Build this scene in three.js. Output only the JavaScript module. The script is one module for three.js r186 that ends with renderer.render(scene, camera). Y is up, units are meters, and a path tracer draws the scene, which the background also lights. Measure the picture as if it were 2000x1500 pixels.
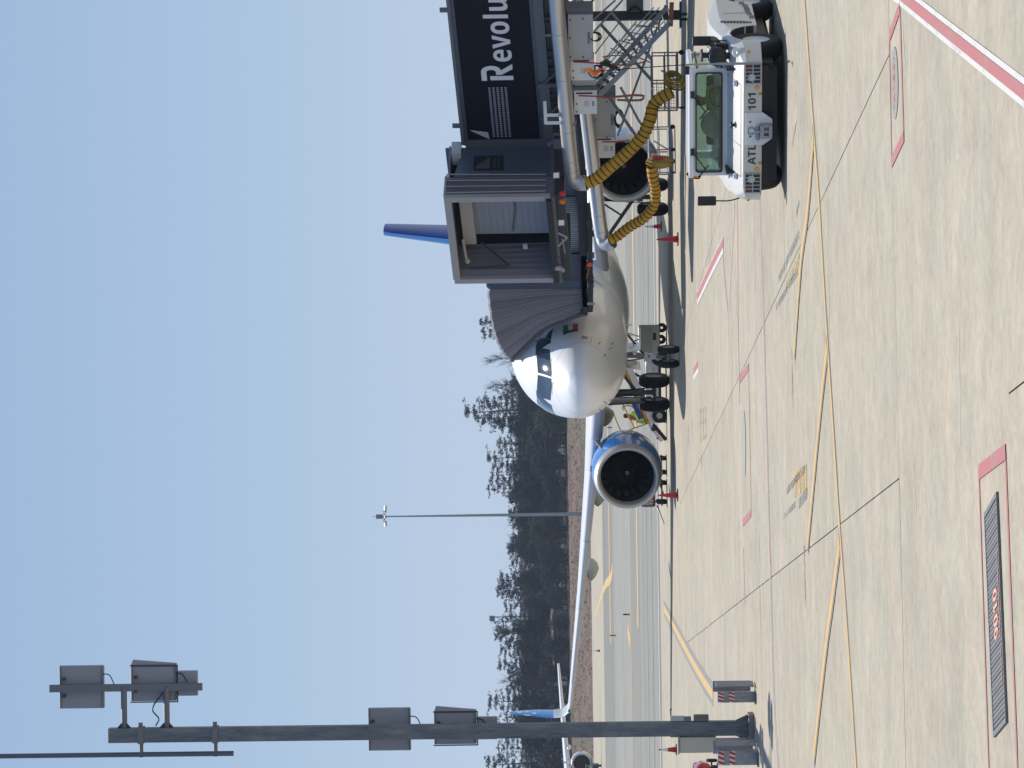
import * as THREE from 'three';
import { mergeGeometries, mergeVertices, toCreasedNormals } from 'three/addons/utils/BufferGeometryUtils.js';
import { RoundedBoxGeometry } from 'three/addons/geometries/RoundedBoxGeometry.js';
import { TextGeometry } from 'three/addons/geometries/TextGeometry.js';
import { FontLoader } from 'three/addons/loaders/FontLoader.js';
import { MarchingCubes } from 'three/addons/objects/MarchingCubes.js';

// ------------------------------------------------------------------ camera, sky, sun, exposure
const V = (x, y, z) => new THREE.Vector3(x, y, z);
const scene = new THREE.Scene();
const FOCAL = 6900, EYE = 3.8, PITCH = 114 / 6900, ROLL = 0.0135;     // long lens, camera held on its side
const camera = new THREE.PerspectiveCamera(2 * Math.atan(750 / FOCAL) * 180 / Math.PI, 4 / 3, 1, 6000);
const FWD = V(0, Math.sin(PITCH), -Math.cos(PITCH)), UP0 = V(0, Math.cos(PITCH), Math.sin(PITCH));
const RGT = V(Math.cos(ROLL), 0, 0).addScaledVector(UP0, -Math.sin(ROLL));
const UPV = V(Math.sin(ROLL), 0, 0).addScaledVector(UP0, Math.cos(ROLL));
camera.position.set(0, EYE, 0);
camera.quaternion.setFromRotationMatrix(new THREE.Matrix4().makeBasis(UPV.clone().negate(), RGT, FWD.clone().negate()));
scene.add(camera);

const SUN = V(0.02, Math.sin(64 * Math.PI / 180), -Math.cos(64 * Math.PI / 180)).normalize();
{
  const w = 512, h = 256, data = new Float32Array(w * h * 4);
  const hz = [0.585, 0.685, 0.825], mid = [0.40, 0.585, 0.81], zen = [0.05, 0.13, 0.36];
  for (let j = 0; j < h; j++) for (let i = 0; i < w; i++) {
    const el = ((j + 0.5) / h - 0.5) * Math.PI, az = ((i + 0.5) / w - 0.5) * 2 * Math.PI;
    const d = V(Math.cos(az) * Math.cos(el), Math.sin(el), Math.sin(az) * Math.cos(el));
    const e = Math.max(0, el), k1 = 1 - Math.exp(-e / 0.1), k2 = 1 - Math.exp(-e / 0.55);
    const glow = Math.exp((d.dot(SUN) - 1) * 9) * 0.25;
    for (let c = 0; c < 3; c++) {
      let v = hz[c] + (mid[c] - hz[c]) * k1; v = v + (zen[c] - v) * k2 * 0.95;
      if (el < 0) v = hz[c] * 0.6;
      data[(j * w + i) * 4 + c] = v + glow * [1, 0.98, 0.92][c];
    }
    data[(j * w + i) * 4 + 3] = 1;
  }
  const sky = new THREE.DataTexture(data, w, h, THREE.RGBAFormat, THREE.FloatType);
  sky.mapping = THREE.EquirectangularReflectionMapping; sky.magFilter = sky.minFilter = THREE.LinearFilter; sky.needsUpdate = true;
  scene.background = sky; scene.environment = sky; scene.environmentIntensity = 1;
}
const sun = new THREE.DirectionalLight(new THREE.Color(1, 0.95, 0.87), 4.6);
sun.position.copy(SUN).multiplyScalar(320).add(V(0, 0, -100)); sun.target.position.set(0, 0, -100);
sun.castShadow = true; sun.shadow.mapSize.set(4096, 4096);
Object.assign(sun.shadow.camera, { left: -90, right: 90, top: 120, bottom: -120, near: 20, far: 700 });
scene.add(sun, sun.target);
const renderer = new THREE.WebGLRenderer({ antialias: true });
renderer.toneMapping = THREE.LinearToneMapping; renderer.toneMappingExposure = 1.0;
renderer.shadowMap.enabled = true;
scene.fog = new THREE.FogExp2(new THREE.Color(0.62, 0.72, 0.86), 0.00011);

// ------------------------------------------------------------------ helpers
function rng(seed) { return () => { seed = (seed + 0x6d2b79f5) | 0; let t = Math.imul(seed ^ (seed >>> 15), 1 | seed); t = (t + Math.imul(t ^ (t >>> 7), 61 | t)) ^ t; return ((t ^ (t >>> 14)) >>> 0) / 4294967296; }; }
// a sight line through a point of the photograph (2000 x 1500), met with a real depth or with the ground
function ray(ix, iy) {
  const du = (750 - iy) / FOCAL, dv = (ix - 1000) / FOCAL;
  return FWD.clone().addScaledVector(RGT, du).addScaledVector(UPV, -dv);
}
function at(ix, iy, depth) { const r = ray(ix, iy); return r.multiplyScalar(depth / -r.z).add(V(0, EYE, 0)); }
function gp(ix, iy, y = 0) { const r = ray(ix, iy); return r.multiplyScalar((y - EYE) / r.y).add(V(0, EYE, 0)); }
const taken = {};
function numbered(n) { const k = taken[n] = (taken[n] ?? -1) + 1; return k ? n + '_' + String(k).padStart(3, '0') : n; }
const offsets = new Map();                                            // things whose parts are given in world coordinates
function thing(name, label, category, pos = V(0, 0, 0), turn = 0, group) {
  const o = new THREE.Group(); o.name = numbered(name); scene.add(o); o.position.copy(pos); o.rotation.y = turn;
  o.userData = { label, category }; if (group) o.userData.group = group; return o;
}
function site(name, label, category, pos, group) { const o = thing(name, label, category, pos, 0, group); offsets.set(o, pos.clone()); return o; }
function tag(o, label, category, group) { o.userData.label = label; o.userData.category = category; if (group) o.userData.group = group; return o; }
const join = gs => {
  gs = (Array.isArray(gs) ? gs.flat(3) : [gs]).map(g => { g = g.index ? g.toNonIndexed() : g; for (const k of Object.keys(g.attributes)) if (!['position', 'normal', 'uv', 'color'].includes(k)) g.deleteAttribute(k); return g; });
  const col = gs.some(g => g.attributes.color), uv = gs.every(g => g.attributes.uv);
  gs.forEach(g => { if (!col) g.deleteAttribute('color'); if (!uv) g.deleteAttribute('uv'); });
  return gs.length > 1 ? mergeGeometries(gs) : gs[0];
};
function part(name, gs, m, parent = scene) {
  const g = join(gs), o = new THREE.Mesh(g, m);
  const top = parent === scene; o.name = top ? numbered(name) : name;
  let p = parent; while (p && !offsets.has(p)) p = p.parent;
  if (p) g.translate(-offsets.get(p).x, -offsets.get(p).y, -offsets.get(p).z);
  parent.add(o); return o;
}
function struct(name, gs, m) { const o = part(name, gs, m); o.userData.kind = 'structure'; return o; }
// geometry makers
const rgb = (r, g, b) => new THREE.Color().setRGB(r, g, b);
const M = (c, rough = 0.6, metal = 0, o = {}) => new THREE.MeshStandardMaterial({ color: Array.isArray(c) ? rgb(...c) : new THREE.Color(c), roughness: rough, metalness: metal, ...o });
const MP = (c, rough, o = {}) => new THREE.MeshPhysicalMaterial({ color: Array.isArray(c) ? rgb(...c) : new THREE.Color(c), roughness: rough, ...o });
function box(w, h, d, x = 0, y = 0, z = 0, ry = 0, rx = 0, rz = 0) { const g = new THREE.BoxGeometry(w, h, d); if (rx) g.rotateX(rx); if (rz) g.rotateZ(rz); if (ry) g.rotateY(ry); return g.translate(x, y, z); }
function rbox(w, h, d, r, x = 0, y = 0, z = 0, seg = 2) { return new RoundedBoxGeometry(w, h, d, seg, r).translate(x, y, z); }
function bar(a, b, r, r2 = r, seg = 8) {
  const d = b.clone().sub(a), g = new THREE.CylinderGeometry(r2, r, d.length(), seg); g.translate(0, d.length() / 2, 0);
  g.applyQuaternion(new THREE.Quaternion().setFromUnitVectors(V(0, 1, 0), d.normalize())); return g.translate(a.x, a.y, a.z);
}
function beam(a, b, w, h, up = V(0, 1, 0)) {                         // box section between two points, h along up
  const d = b.clone().sub(a), L = d.length(); d.normalize(); const x = up.clone().cross(d).normalize(), y = d.clone().cross(x);
  return new THREE.BoxGeometry(w, h, L).applyMatrix4(new THREE.Matrix4().makeBasis(x, y, d).setPosition(a.clone().add(b).multiplyScalar(0.5)));
}
function hexa(p) {                                                   // 8 corners: bottom 0-3, top 4-7, both going round
  const f = [[3, 2, 1, 0], [4, 5, 6, 7], [0, 1, 5, 4], [1, 2, 6, 5], [2, 3, 7, 6], [3, 0, 4, 7]], pos = [], uv = [];
  for (const q of f) for (const k of [0, 1, 2, 0, 2, 3]) { const c = p[q[k]]; pos.push(c.x, c.y, c.z); uv.push(...[[0, 0], [1, 0], [1, 1], [0, 1]][k]); }
  const g = new THREE.BufferGeometry(); g.setAttribute('position', new THREE.Float32BufferAttribute(pos, 3)); g.setAttribute('uv', new THREE.Float32BufferAttribute(uv, 2)); g.computeVertexNormals(); return g;
}
function quad(a, b, c, d) {                                          // a b c d round; uv 0 0, 1 0, 1 1, 0 1
  const g = new THREE.BufferGeometry().setFromPoints([a, b, c, a, c, d]); g.setAttribute('uv', new THREE.Float32BufferAttribute([0, 0, 1, 0, 1, 1, 0, 0, 1, 1, 0, 1], 2)); g.computeVertexNormals(); return g;
}
function grid(nu, nv, f, closedU = false) {                          // smooth sheet of points f(i / nu, j / nv)
  const pos = [], uv = [], idx = [];
  for (let j = 0; j <= nv; j++) for (let i = 0; i <= nu; i++) { const p = f(i / nu, j / nv); pos.push(p.x, p.y, p.z); uv.push(i / nu, j / nv); }
  for (let j = 0; j < nv; j++) for (let i = 0; i < nu; i++) { const a = j * (nu + 1) + i; idx.push(a, a + 1, a + nu + 2, a, a + nu + 2, a + nu + 1); }
  const g = new THREE.BufferGeometry(); g.setAttribute('position', new THREE.Float32BufferAttribute(pos, 3)); g.setAttribute('uv', new THREE.Float32BufferAttribute(uv, 2)); g.setIndex(idx); g.computeVertexNormals();
  if (closedU) { const n = g.attributes.normal; for (let j = 0; j <= nv; j++) { const a = j * (nu + 1), b = a + nu, v = V(n.getX(a) + n.getX(b), n.getY(a) + n.getY(b), n.getZ(a) + n.getZ(b)).normalize(); n.setXYZ(a, v.x, v.y, v.z); n.setXYZ(b, v.x, v.y, v.z); } }
  return g;
}
function tube(pts, r, seg = 40, rad = 8, closed = false) { return new THREE.TubeGeometry(new THREE.CatmullRomCurve3(pts, closed), seg, r, rad, closed); }
function lathe(pts, seg = 48) { return new THREE.LatheGeometry(pts.map(p => new THREE.Vector2(p[0], p[1])), seg); }
function extrude(pts, depth, bevel = 0) {
  const s = new THREE.Shape(pts.map(p => new THREE.Vector2(p[0], p[1])));
  return new THREE.ExtrudeGeometry(s, { depth, bevelEnabled: bevel > 0, bevelSize: bevel, bevelThickness: bevel, bevelSegments: 2, bevelOffset: -bevel });
}
function ribbon(pts, w, y) {                                         // flat stroke on the ground; w one number or one per point
  const P = [], n = pts.length;
  const c = pts.map((p, i) => { const a = pts[Math.max(0, i - 1)], b = pts[Math.min(n - 1, i + 1)], d = b.clone().sub(a).setY(0).normalize(); const ww = (Array.isArray(w) ? w[i] : w) / 2; return [p.clone().add(V(d.z * ww, 0, -d.x * ww)), p.clone().add(V(-d.z * ww, 0, d.x * ww))]; });
  for (let i = 0; i < n - 1; i++) P.push(quad(c[i][0].setY(y), c[i][1].setY(y), c[i + 1][1].setY(y), c[i + 1][0].setY(y)));
  return P.map(g => { const q = g.attributes.position, u = g.attributes.uv; for (let k = 0; k < q.count; k++) u.setXY(k, q.getX(k), q.getZ(k)); const nn = g.attributes.normal; for (let k = 0; k < nn.count; k++) nn.setXYZ(k, 0, 1, 0); return g; });
}
function sheet(pts, y) {                                             // flat polygon on the ground, uv in metres
  const s = new THREE.Shape(pts.map(p => new THREE.Vector2(p.x, -p.z))), g = new THREE.ShapeGeometry(s); g.rotateX(-Math.PI / 2); g.translate(0, y, 0);
  const q = g.attributes.position, u = g.attributes.uv; for (let k = 0; k < q.count; k++) u.setXY(k, q.getX(k), q.getZ(k)); return g;
}
const smooth = (pts, n) => new THREE.CatmullRomCurve3(pts).getPoints(n);
// tiling noise textures
function noiseTex(size, seed, octaves, shade, tile) {                // octaves: [cells, weight, cellsY]
  const r = rng(seed), layers = octaves.map(([n, w, m = n]) => ({ n, m, w, v: Float32Array.from({ length: n * m }, () => r()) }));
  const data = new Uint8Array(size * size * 4), s = t => t * t * (3 - 2 * t);
  for (let j = 0; j < size; j++) for (let i = 0; i < size; i++) {
    const vals = [];
    for (const L of layers) {
      const x = i / size * L.n, y = j / size * L.m, x0 = Math.floor(x), y0 = Math.floor(y), fx = s(x - x0), fy = s(y - y0), g = (a, b) => L.v[(b % L.m) * L.n + (a % L.n)];
      vals.push(((g(x0, y0) * (1 - fx) + g(x0 + 1, y0) * fx) * (1 - fy) + (g(x0, y0 + 1) * (1 - fx) + g(x0 + 1, y0 + 1) * fx) * fy - 0.5) * L.w);
    }
    const c = shade(vals, r(), i / size, j / size); const o = (j * size + i) * 4;
    for (let k = 0; k < 3; k++) data[o + k] = Math.max(0, Math.min(255, c[k] * 255)); data[o + 3] = 255;
  }
  const t = new THREE.DataTexture(data, size, size); t.wrapS = t.wrapT = THREE.RepeatWrapping; t.magFilter = THREE.LinearFilter; t.minFilter = THREE.LinearMipmapLinearFilter; t.generateMipmaps = true; t.anisotropy = 16;
  t.colorSpace = THREE.SRGBColorSpace; t.repeat.set(1 / tile[0], 1 / tile[1]); t.needsUpdate = true; return t;
}
function canvasTex(w, h, draw) { const c = document.createElement('canvas'); c.width = w; c.height = h; draw(c.getContext('2d'), w, h); const t = new THREE.CanvasTexture(c); t.colorSpace = THREE.SRGBColorSpace; t.anisotropy = 8; return t; }
const font = await new FontLoader().loadAsync('fonts/droid/droid_sans_bold.typeface.json');
function text3(str, size, depth = 0.004) { const g = new TextGeometry(str, { font, size, depth, curveSegments: 3 }); g.computeBoundingBox(); const b = g.boundingBox; return g.translate(-(b.min.x + b.max.x) / 2, -(b.min.y + b.max.y) / 2, 0); }
// shared materials
const mat = {
  white: MP([0.78, 0.79, 0.8], 0.3, { clearcoat: 0.5, clearcoatRoughness: 0.1 }),
  galv: M([0.30, 0.33, 0.36], 0.5, 0.5), steel: M([0.20, 0.22, 0.25], 0.5, 0.4), dark: M([0.035, 0.04, 0.05], 0.6), rubber: M([0.022, 0.022, 0.025], 0.85),
  black: M([0.012, 0.012, 0.014], 0.5), greyPaint: M([0.16, 0.18, 0.21], 0.55, 0.1), red: M([0.45, 0.02, 0.02], 0.5), orange: M([0.85, 0.18, 0.02], 0.5), yellow: M([0.75, 0.42, 0.03], 0.5),
  boxGrey: M([0.42, 0.43, 0.44], 0.5), boxWhite: M([0.72, 0.73, 0.74], 0.45), rust: M([0.3, 0.12, 0.06], 0.8), lampGlass: MP([0.8, 0.8, 0.75], 0.15), silver: M([0.62, 0.62, 0.62], 0.32, 0.85),
};
// ------------------------------------------------------------------ the ground
const concreteTex = noiseTex(2048, 7, [[3, 0.04], [9, 0.035], [31, 0.045], [90, 0.05], [300, 0.06], [14, 0.085], [22, 0.07], [47, 0.07]], (v, r) => {
  const b = 0.735 + v[0] + v[1] + v[2] + v[3] + v[4] + (r - 0.5) * 0.06, st = Math.max(0, v[5] - 0.028) * 2.2, pk = v[6] * 0.26, gn = v[7] * 0.13;
  return [b * 0.985 - st + pk, b * 0.957 - st * 0.93 + gn * 0.4, b * 0.90 - st * 0.8 - pk * 0.4 - gn];
}, [19, 19]);
const concreteMats = [1, 0.985, 1.015, 0.99].map((k, i) => { const t = concreteTex.clone(); t.offset.set(i * 0.37, i * 0.21); t.needsUpdate = true; return M([k * 0.80, k * 0.75, k * 0.65 * (i === 3 ? 0.985 : 1)], 0.85, 0, { map: t }); });
const asphaltTex = noiseTex(1024, 21, [[2, 0.04, 6], [4, 0.05, 40], [40, 0.05, 160], [6, 0.06, 90], [300, 0.06]], (v, r) => { const b = 0.56 + v[0] + v[1] + v[2] + v[3] + v[4] + (r - 0.5) * 0.04; return [b * 0.99, b * 0.99, b * 0.965]; }, [60, 60]);
const asphaltM = [1, 0.84, 1.1, 0.93].map((k, i) => { const t = asphaltTex.clone(); t.offset.set(0.3 * i, 0.17 * i); t.needsUpdate = true; return M([k * 0.90, k * 0.885, k * 0.81], 0.9, 0, { map: t }); });
const grassTex = noiseTex(1024, 33, [[5, 0.16], [17, 0.2], [60, 0.22], [200, 0.25], [11, 1]], (v, r) => { const b = 1 + v[0] + v[1] + v[2] + v[3] + (r - 0.5) * 0.3, g = Math.max(0, v[4]) * 1.2; return [(0.40 - g * 0.14) * b, (0.315 + g * 0.02) * b, (0.265 - g * 0.06) * b]; }, [70, 70]);
const grassM = M([1, 1, 1], 0.95, 0, { map: grassTex });

struct('ground', new THREE.PlaneGeometry(9000, 9000).rotateX(-Math.PI / 2).translate(0, -0.3, -1000), M([0.12, 0.10, 0.07], 0.95));
const jointM = M([0.13, 0.12, 0.105], 0.95);
const rect = (x0, x1, d0, d1) => [V(x0, 0, -d0), V(x1, 0, -d0), V(x1, 0, -d1), V(x0, 0, -d1)];
struct('joint_filler', sheet(rect(-60, 60, 10, 140), -0.03), jointM);
// apron slabs: p runs across, q away from the camera
const SO = V(3.82, 0, -41.55), SL = V(-0.0975, 0, -0.9952), ST = V(0.9952, 0, -0.0975);
const slabAt = (p, q) => SO.clone().addScaledVector(ST, p).addScaledVector(SL, q);
{
  const apron = new THREE.Group(); apron.name = 'apron'; apron.userData.kind = 'structure'; scene.add(apron);
  const rows = [[-32, -10.4, [-25, -15, -5, 5, 15]], [-10.4, 0, [-23, -9, 5.5, 20]]];
  for (let k = 0; k < 8; k++) rows.push([k * 10.4, (k + 1) * 10.4, [-25, -20, -15, -10, -5, 0, 5, 10, 15, 20]]);
  const g = 0.009, r = rng(5);
  for (const [q0, q1, ps] of rows) for (let i = 0; i + 1 < ps.length; i++) {
    const a = slabAt(ps[i] + g, q0 + g), b = slabAt(ps[i + 1] - g, q0 + g), c = slabAt(ps[i + 1] - g, q1 - g), d = slabAt(ps[i] + g, q1 - g), dy = -r() * 0.003;
    const lo = [a, b, c, d].map(p => p.clone().setY(-0.2)), hi = [a, b, c, d].map(p => p.clone().setY(dy));
    const geo = hexa([...lo, ...hi]), pos = geo.attributes.position, uv = geo.attributes.uv; for (let k = 0; k < pos.count; k++) uv.setXY(k, pos.getX(k), pos.getZ(k));
    part('slab', geo, concreteMats[Math.floor(r() * 4)], apron);
  }
  const corner = (p, q) => slabAt(p, q);
  const far = [corner(-25, 83.2), corner(20, 83.2), V(90, 0, -130), V(90, 0, -154.5), V(-90, 0, -154.5), V(-90, 0, -115)];
  part('apron_beyond', sheet(far, -0.002), concreteMats[0], apron);
  part('apron_beside', sheet([corner(-25, -32), corner(-25, 83.2), V(-90, 0, -115), V(-90, 0, 10)], -0.002), concreteMats[1], apron);
  part('apron_beside', sheet([corner(20, -32), V(90, 0, 10), V(90, 0, -130), corner(20, 83.2)], -0.002), concreteMats[2], apron);
}
struct('taxiway', sheet(rect(-300, 300, 154.5, 470), -0.012), asphaltM[0]);
struct('taxiway_shoulder', [sheet(rect(-300, 300, 332, 452), -0.006)], asphaltM[1]);
struct('taxiway_strip', [sheet(rect(-300, 300, 203, 231), -0.006)], asphaltM[3]);
struct('taxiway_strip', [sheet(rect(-300, 300, 231.5, 330), -0.006)], asphaltM[2]);
struct('taxiway_seal_strip', [sheet(rect(-300, 300, 155, 161), -0.006)], asphaltM[1]);
struct('far_apron', sheet(rect(-500, 500, 446, 735), 0.002), concreteMats[0]);
// grass bank and wooded rise beyond the far apron
{
  const r = rng(9), bumps = Array.from({ length: 60 }, () => [r() * 600 - 300, 730 + r() * 160, 8 + r() * 22, (r() - 0.45) * 1.0]);
  const height = (x, d) => { let h = d < 735 ? -0.2 : d < 850 ? (d - 735) / 115 * 4.6 : 4.6 + (d - 850) * 0.03; for (const [bx, bd, s, a] of bumps) h += a * Math.exp(-((x - bx) ** 2 + (d - bd) ** 2) / (s * s)) * Math.min(1, Math.max(0, (d - 735) / 20)); return h; };
  globalThis.bankHeight = height;
  const g = grid(160, 40, (a, b) => { const x = -500 + a * 1000, d = 728 + b * 128; return V(x, height(x, d), -d); });
  struct('forest_floor', grid(120, 40, (a, b) => { const x = -500 + a * 1000, d = 855 + b * b * 800; return V(x, height(x, d) + 0.01, -d); }), M([0.035, 0.032, 0.03], 0.95));
  const p = g.attributes.position, u = g.attributes.uv; for (let k = 0; k < p.count; k++) u.setXY(k, p.getX(k), p.getZ(k));
  struct('grass_bank', g, grassM);
  // rough grass and low scrub on the bank
  const tuft = []; const rr = rng(77);
  for (let k = 0; k < 9; k++) { const a = rr() * 6.28, l = 0.25 + rr() * 0.35, w = 0.1; const b = V((rr() - 0.5) * 0.5, 0, (rr() - 0.5) * 0.5), t = b.clone().add(V(Math.cos(a) * 0.25, l, Math.sin(a) * 0.25)); tuft.push(b.clone().add(V(w, 0, 0)), b.clone().add(V(-w, 0, 0)), t); }
  const tg = new THREE.BufferGeometry().setFromPoints(tuft); tg.computeVertexNormals();
  const N = 7000, im = new THREE.InstancedMesh(tg, M([1, 1, 1], 0.95), N), m4 = new THREE.Matrix4(), col = new THREE.Color();
  for (let k = 0; k < N; k++) {
    const x = -115 + rr() * 160, d = 737 + rr() * 125, s = 0.35 + rr() * rr() * 0.8; m4.makeRotationY(rr() * 6.28).scale(V(s, s * 0.8, s)).setPosition(x, height(x, d) - 0.05, -d); im.setMatrixAt(k, m4);
    const q = rr(); if (q < 0.45) col.setRGB(0.30, 0.19, 0.15); else if (q < 0.75) col.setRGB(0.26, 0.22, 0.11); else col.setRGB(0.18, 0.19, 0.09); col.multiplyScalar(0.7 + rr() * 0.5); im.setColorAt(k, col);
  }
  im.name = 'bank_grass'; im.userData = { kind: 'stuff', label: 'brown rough grass and scrub covering the bank below the trees', category: 'grass' }; scene.add(im);
}
// ------------------------------------------------------------------ painted markings
const wornTex = (c, seed, lo = 0.1) => noiseTex(512, seed, [[14, 0.5], [60, 0.5], [200, 0.4]], (v, r) => { const k = Math.max(0, Math.min(1, (v[0] + v[1] + v[2] - lo) * 3)); return c.map((x, i) => x * (1 - k * 0.55) + [0.65, 0.625, 0.565][i] * k * 0.55); }, [4, 4]);
const paint = {
  yellow: M([0.8, 0.8, 0.8], 0.7, 0, { map: wornTex([0.87, 0.71, 0.44], 101, 0.0) }), fadedYellow: M([0.8, 0.8, 0.8], 0.75, 0, { map: wornTex([0.84, 0.73, 0.5], 102, -0.05) }), grey: M([0.75, 0.75, 0.75], 0.8, 0, { map: wornTex([0.60, 0.595, 0.585], 103) }),
  red: M([0.72, 0.72, 0.72], 0.7, 0, { map: wornTex([0.79, 0.46, 0.465], 104, 0.0) }), white: M([0.76, 0.76, 0.75], 0.7, 0, { map: wornTex([0.90, 0.89, 0.87], 105) }), pink: M([0.78, 0.78, 0.78], 0.75, 0, { map: wornTex([0.83, 0.60, 0.58], 106, -0.02) }),
};
const fadeTex = noiseTex(512, 140, [[6, 0.5], [30, 0.7], [110, 0.7], [9, 0.5, 70]], (v, r) => { const k = Math.max(0, Math.min(1, 0.5 + (v[0] + v[1] + v[2] + v[3] + (r - 0.5) * 0.3) * 2.2)); return [k, k, k]; }, [3, 3]); fadeTex.colorSpace = THREE.NoColorSpace;
const fade = (m) => { const c = m.clone(); c.alphaMap = fadeTex; c.transparent = true; return c; };
Object.assign(paint, { fGrey: fade(paint.grey), fYellow: fade(paint.yellow), fPink: fade(paint.pink), fFaded: fade(paint.fadedYellow) });
const worn = new Map([[paint.grey, paint.fGrey], [paint.yellow, paint.fYellow], [paint.pink, paint.fPink], [paint.fadedYellow, paint.fFaded]]);
const G = (list, y) => list.map(([a, b]) => gp(a, b));
function marking(name, gs, m) { const o = struct(name, gs, m); return o; }
function edgedLine(list, w, edge, n = 24, main = paint.yellow) { const c = smooth(G(list), n); marking('line_border', ribbon(c, w + 2 * edge, 0.004), paint.grey); marking('yellow_line', ribbon(c, w, 0.008), main); }
edgedLine([[1558, -180], [1571, 0], [1581.5, 150], [1589, 255], [1599.5, 390], [1609, 550], [1616.5, 670], [1628, 845], [1640, 1030], [1655, 1235], [1671.5, 1490], [1680, 1620]], 0.24, 0.07, 50);
const lead = (list, w) => { const c = smooth(G(list), 16); marking('line_border', ribbon(c, w + 0.16, 0.010), paint.grey); marking('yellow_line', ribbon(c, w, 0.014), paint.yellow); };
lead([[1589.5, 262], [1579, 400], [1566, 500], [1555, 648], [1552, 690]], 0.26);
lead([[1616.5, 676], [1609, 740], [1598, 850], [1581, 1030], [1578, 1064]], 0.26);
lead([[1641, 1056], [1629, 1150], [1616, 1245], [1599, 1395], [1590, 1480]], 0.26);
{ // thin red line edged white
  const c = smooth(G([[1474, 180], [1484.5, 409], [1492, 640], [1497.5, 840], [1508, 1235], [1512, 1370], [1521, 1520]]), 40);
  marking('white_line', ribbon(c, 0.42, 0.004), paint.white); marking('red_line', ribbon(c, 0.17, 0.008), paint.red);
  marking('red_line', ribbon(smooth(G([[1440.5, 330], [1442, 640], [1445, 790]]), 20), 0.14, 0.004), paint.pink);
  marking('red_line', ribbon(smooth(G([[1452, 1070], [1455, 1180]]), 6), 0.12, 0.004), paint.pink);
  const d = G([[1435, 400], [1428, 520], [1422.5, 622]]); marking('white_line', ribbon(smooth(d, 12), 0.3, 0.004), paint.white); marking('red_line', ribbon(smooth(d, 12), 0.1, 0.008), paint.pink);
  const e = G([[1411, 482], [1416, 550], [1421.5, 605]]); marking('red_line', ribbon(smooth(e, 8), 0.2, 0.006), paint.pink);
  const f = smooth(G([[1413, 478], [1389, 526], [1362.5, 583]]), 12); marking('white_line', ribbon(f, 0.4, 0.010), paint.white);
  marking('red_line', ribbon(f.map(p => p.clone().add(V(0.05, 0, -0.06))), 0.22, 0.014), paint.red);
  const h = G([[1363.5, 714], [1354.5, 730]]); marking('white_line', ribbon(h, 0.4, 0.004), paint.white); marking('red_line', ribbon(h.map(p => p.clone().add(V(0.06, 0, -0.05))), 0.22, 0.008), paint.red);
}
// red boxes round the hydrant pits and the drain
const seg = (name, a, b, w, m, y = 0.004) => marking(name, ribbon(G([a, b]), w, y), m);
seg('red_line', [1737, 72], [1742, 324], 0.07, paint.red); seg('red_line', [1758, 20], [1765, 262], 0.13, paint.red); seg('red_line', [1758, 14], [1738, 72], 0.13, paint.red, 0.008); seg('red_line', [1766, 266], [1742, 318], 0.13, paint.red, 0.008);
seg('red_line', [1462, 717], [1467, 1002], 0.18, paint.pink); seg('red_line', [1462.5, 716], [1445, 742], 0.16, paint.red, 0.008); seg('red_line', [1467, 1002], [1451, 1022], 0.16, paint.red, 0.008);
seg('red_line', [1912, 915], [1933, 1540], 0.07, paint.red); seg('red_line', [1964, 882], [1989, 1540], 0.10, paint.red); seg('red_line', [1913, 922], [1965, 882], 0.14, paint.red, 0.008);
{ // broad red band between white edges
  const c = G([[1670, -80], [1772, 0], [1850, 62], [1925, 121], [2040, 211]]), k = smooth(c, 20);
  marking('white_line', ribbon(k, 0.25, 0.006), paint.white); marking('red_line', ribbon(k, 0.125, 0.012), paint.red);
}
{ // curved lead-in line by the lamp post
  const c = smooth(G([[1297, 1188], [1322.5, 1235], [1350, 1287], [1370, 1322], [1393, 1358]]), 24);
  marking('line_border', ribbon(c, 0.64, 0.004), paint.grey); marking('yellow_line', ribbon(c, 0.28, 0.008), paint.yellow);
}
// worn stand numbers and streaks
const streak = (x0, x1, y0, y1, w, m) => marking('worn_marking', ribbon(G([[x0, y0], [x1, y1]]), w, 0.005), worn.get(m) || m);
for (const x of [1368.5, 1373, 1378]) streak(x, x + 1, 800, 858, 0.28, paint.grey);
streak(1366.5, 1380, 802, 798, 0.12, paint.yellow); streak(1367, 1380, 826, 822, 0.12, paint.yellow); streak(1367, 1379, 860, 852, 0.12, paint.yellow);
streak(1344, 1345, 826, 865, 0.3, paint.grey); streak(1352, 1352.5, 822, 868, 0.25, paint.grey); streak(1370, 1371, 892, 904, 0.3, paint.grey); streak(1375, 1375.6, 892, 902, 0.3, paint.grey); streak(1381, 1381.4, 893, 901, 0.25, paint.grey);
streak(1552, 1576, 948, 930, 0.42, paint.yellow); streak(1560, 1577, 985, 962, 0.18, paint.grey); streak(1536, 1573, 960, 915, 0.13, paint.grey); streak(1530, 1553, 1010, 985, 0.1, paint.grey);
streak(1520, 1561, 548, 455, 0.14, paint.grey); streak(1536, 1562, 560, 503, 0.18, paint.fadedYellow); streak(1516, 1558, 600, 530, 0.12, paint.grey);
streak(1546, 1548.5, 676, 768, 0.22, paint.grey); streak(1548, 1549, 768, 795, 0.14, paint.fadedYellow); streak(1571, 1573, 1065, 1170, 0.2, paint.grey); streak(1573, 1574, 1150, 1185, 0.14, paint.fadedYellow);
streak(1553, 1555, 180, 212, 0.07, paint.grey); streak(1546, 1556, 290, 235, 0.07, paint.grey); streak(1555, 1561, 420, 395, 0.12, paint.grey); streak(1783, 1790, 905, 1000, 0.02, paint.white); streak(1873, 1876, 640, 870, 0.015, paint.white);
streak(1762, 1768, 40, 130, 0.02, paint.white);
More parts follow.
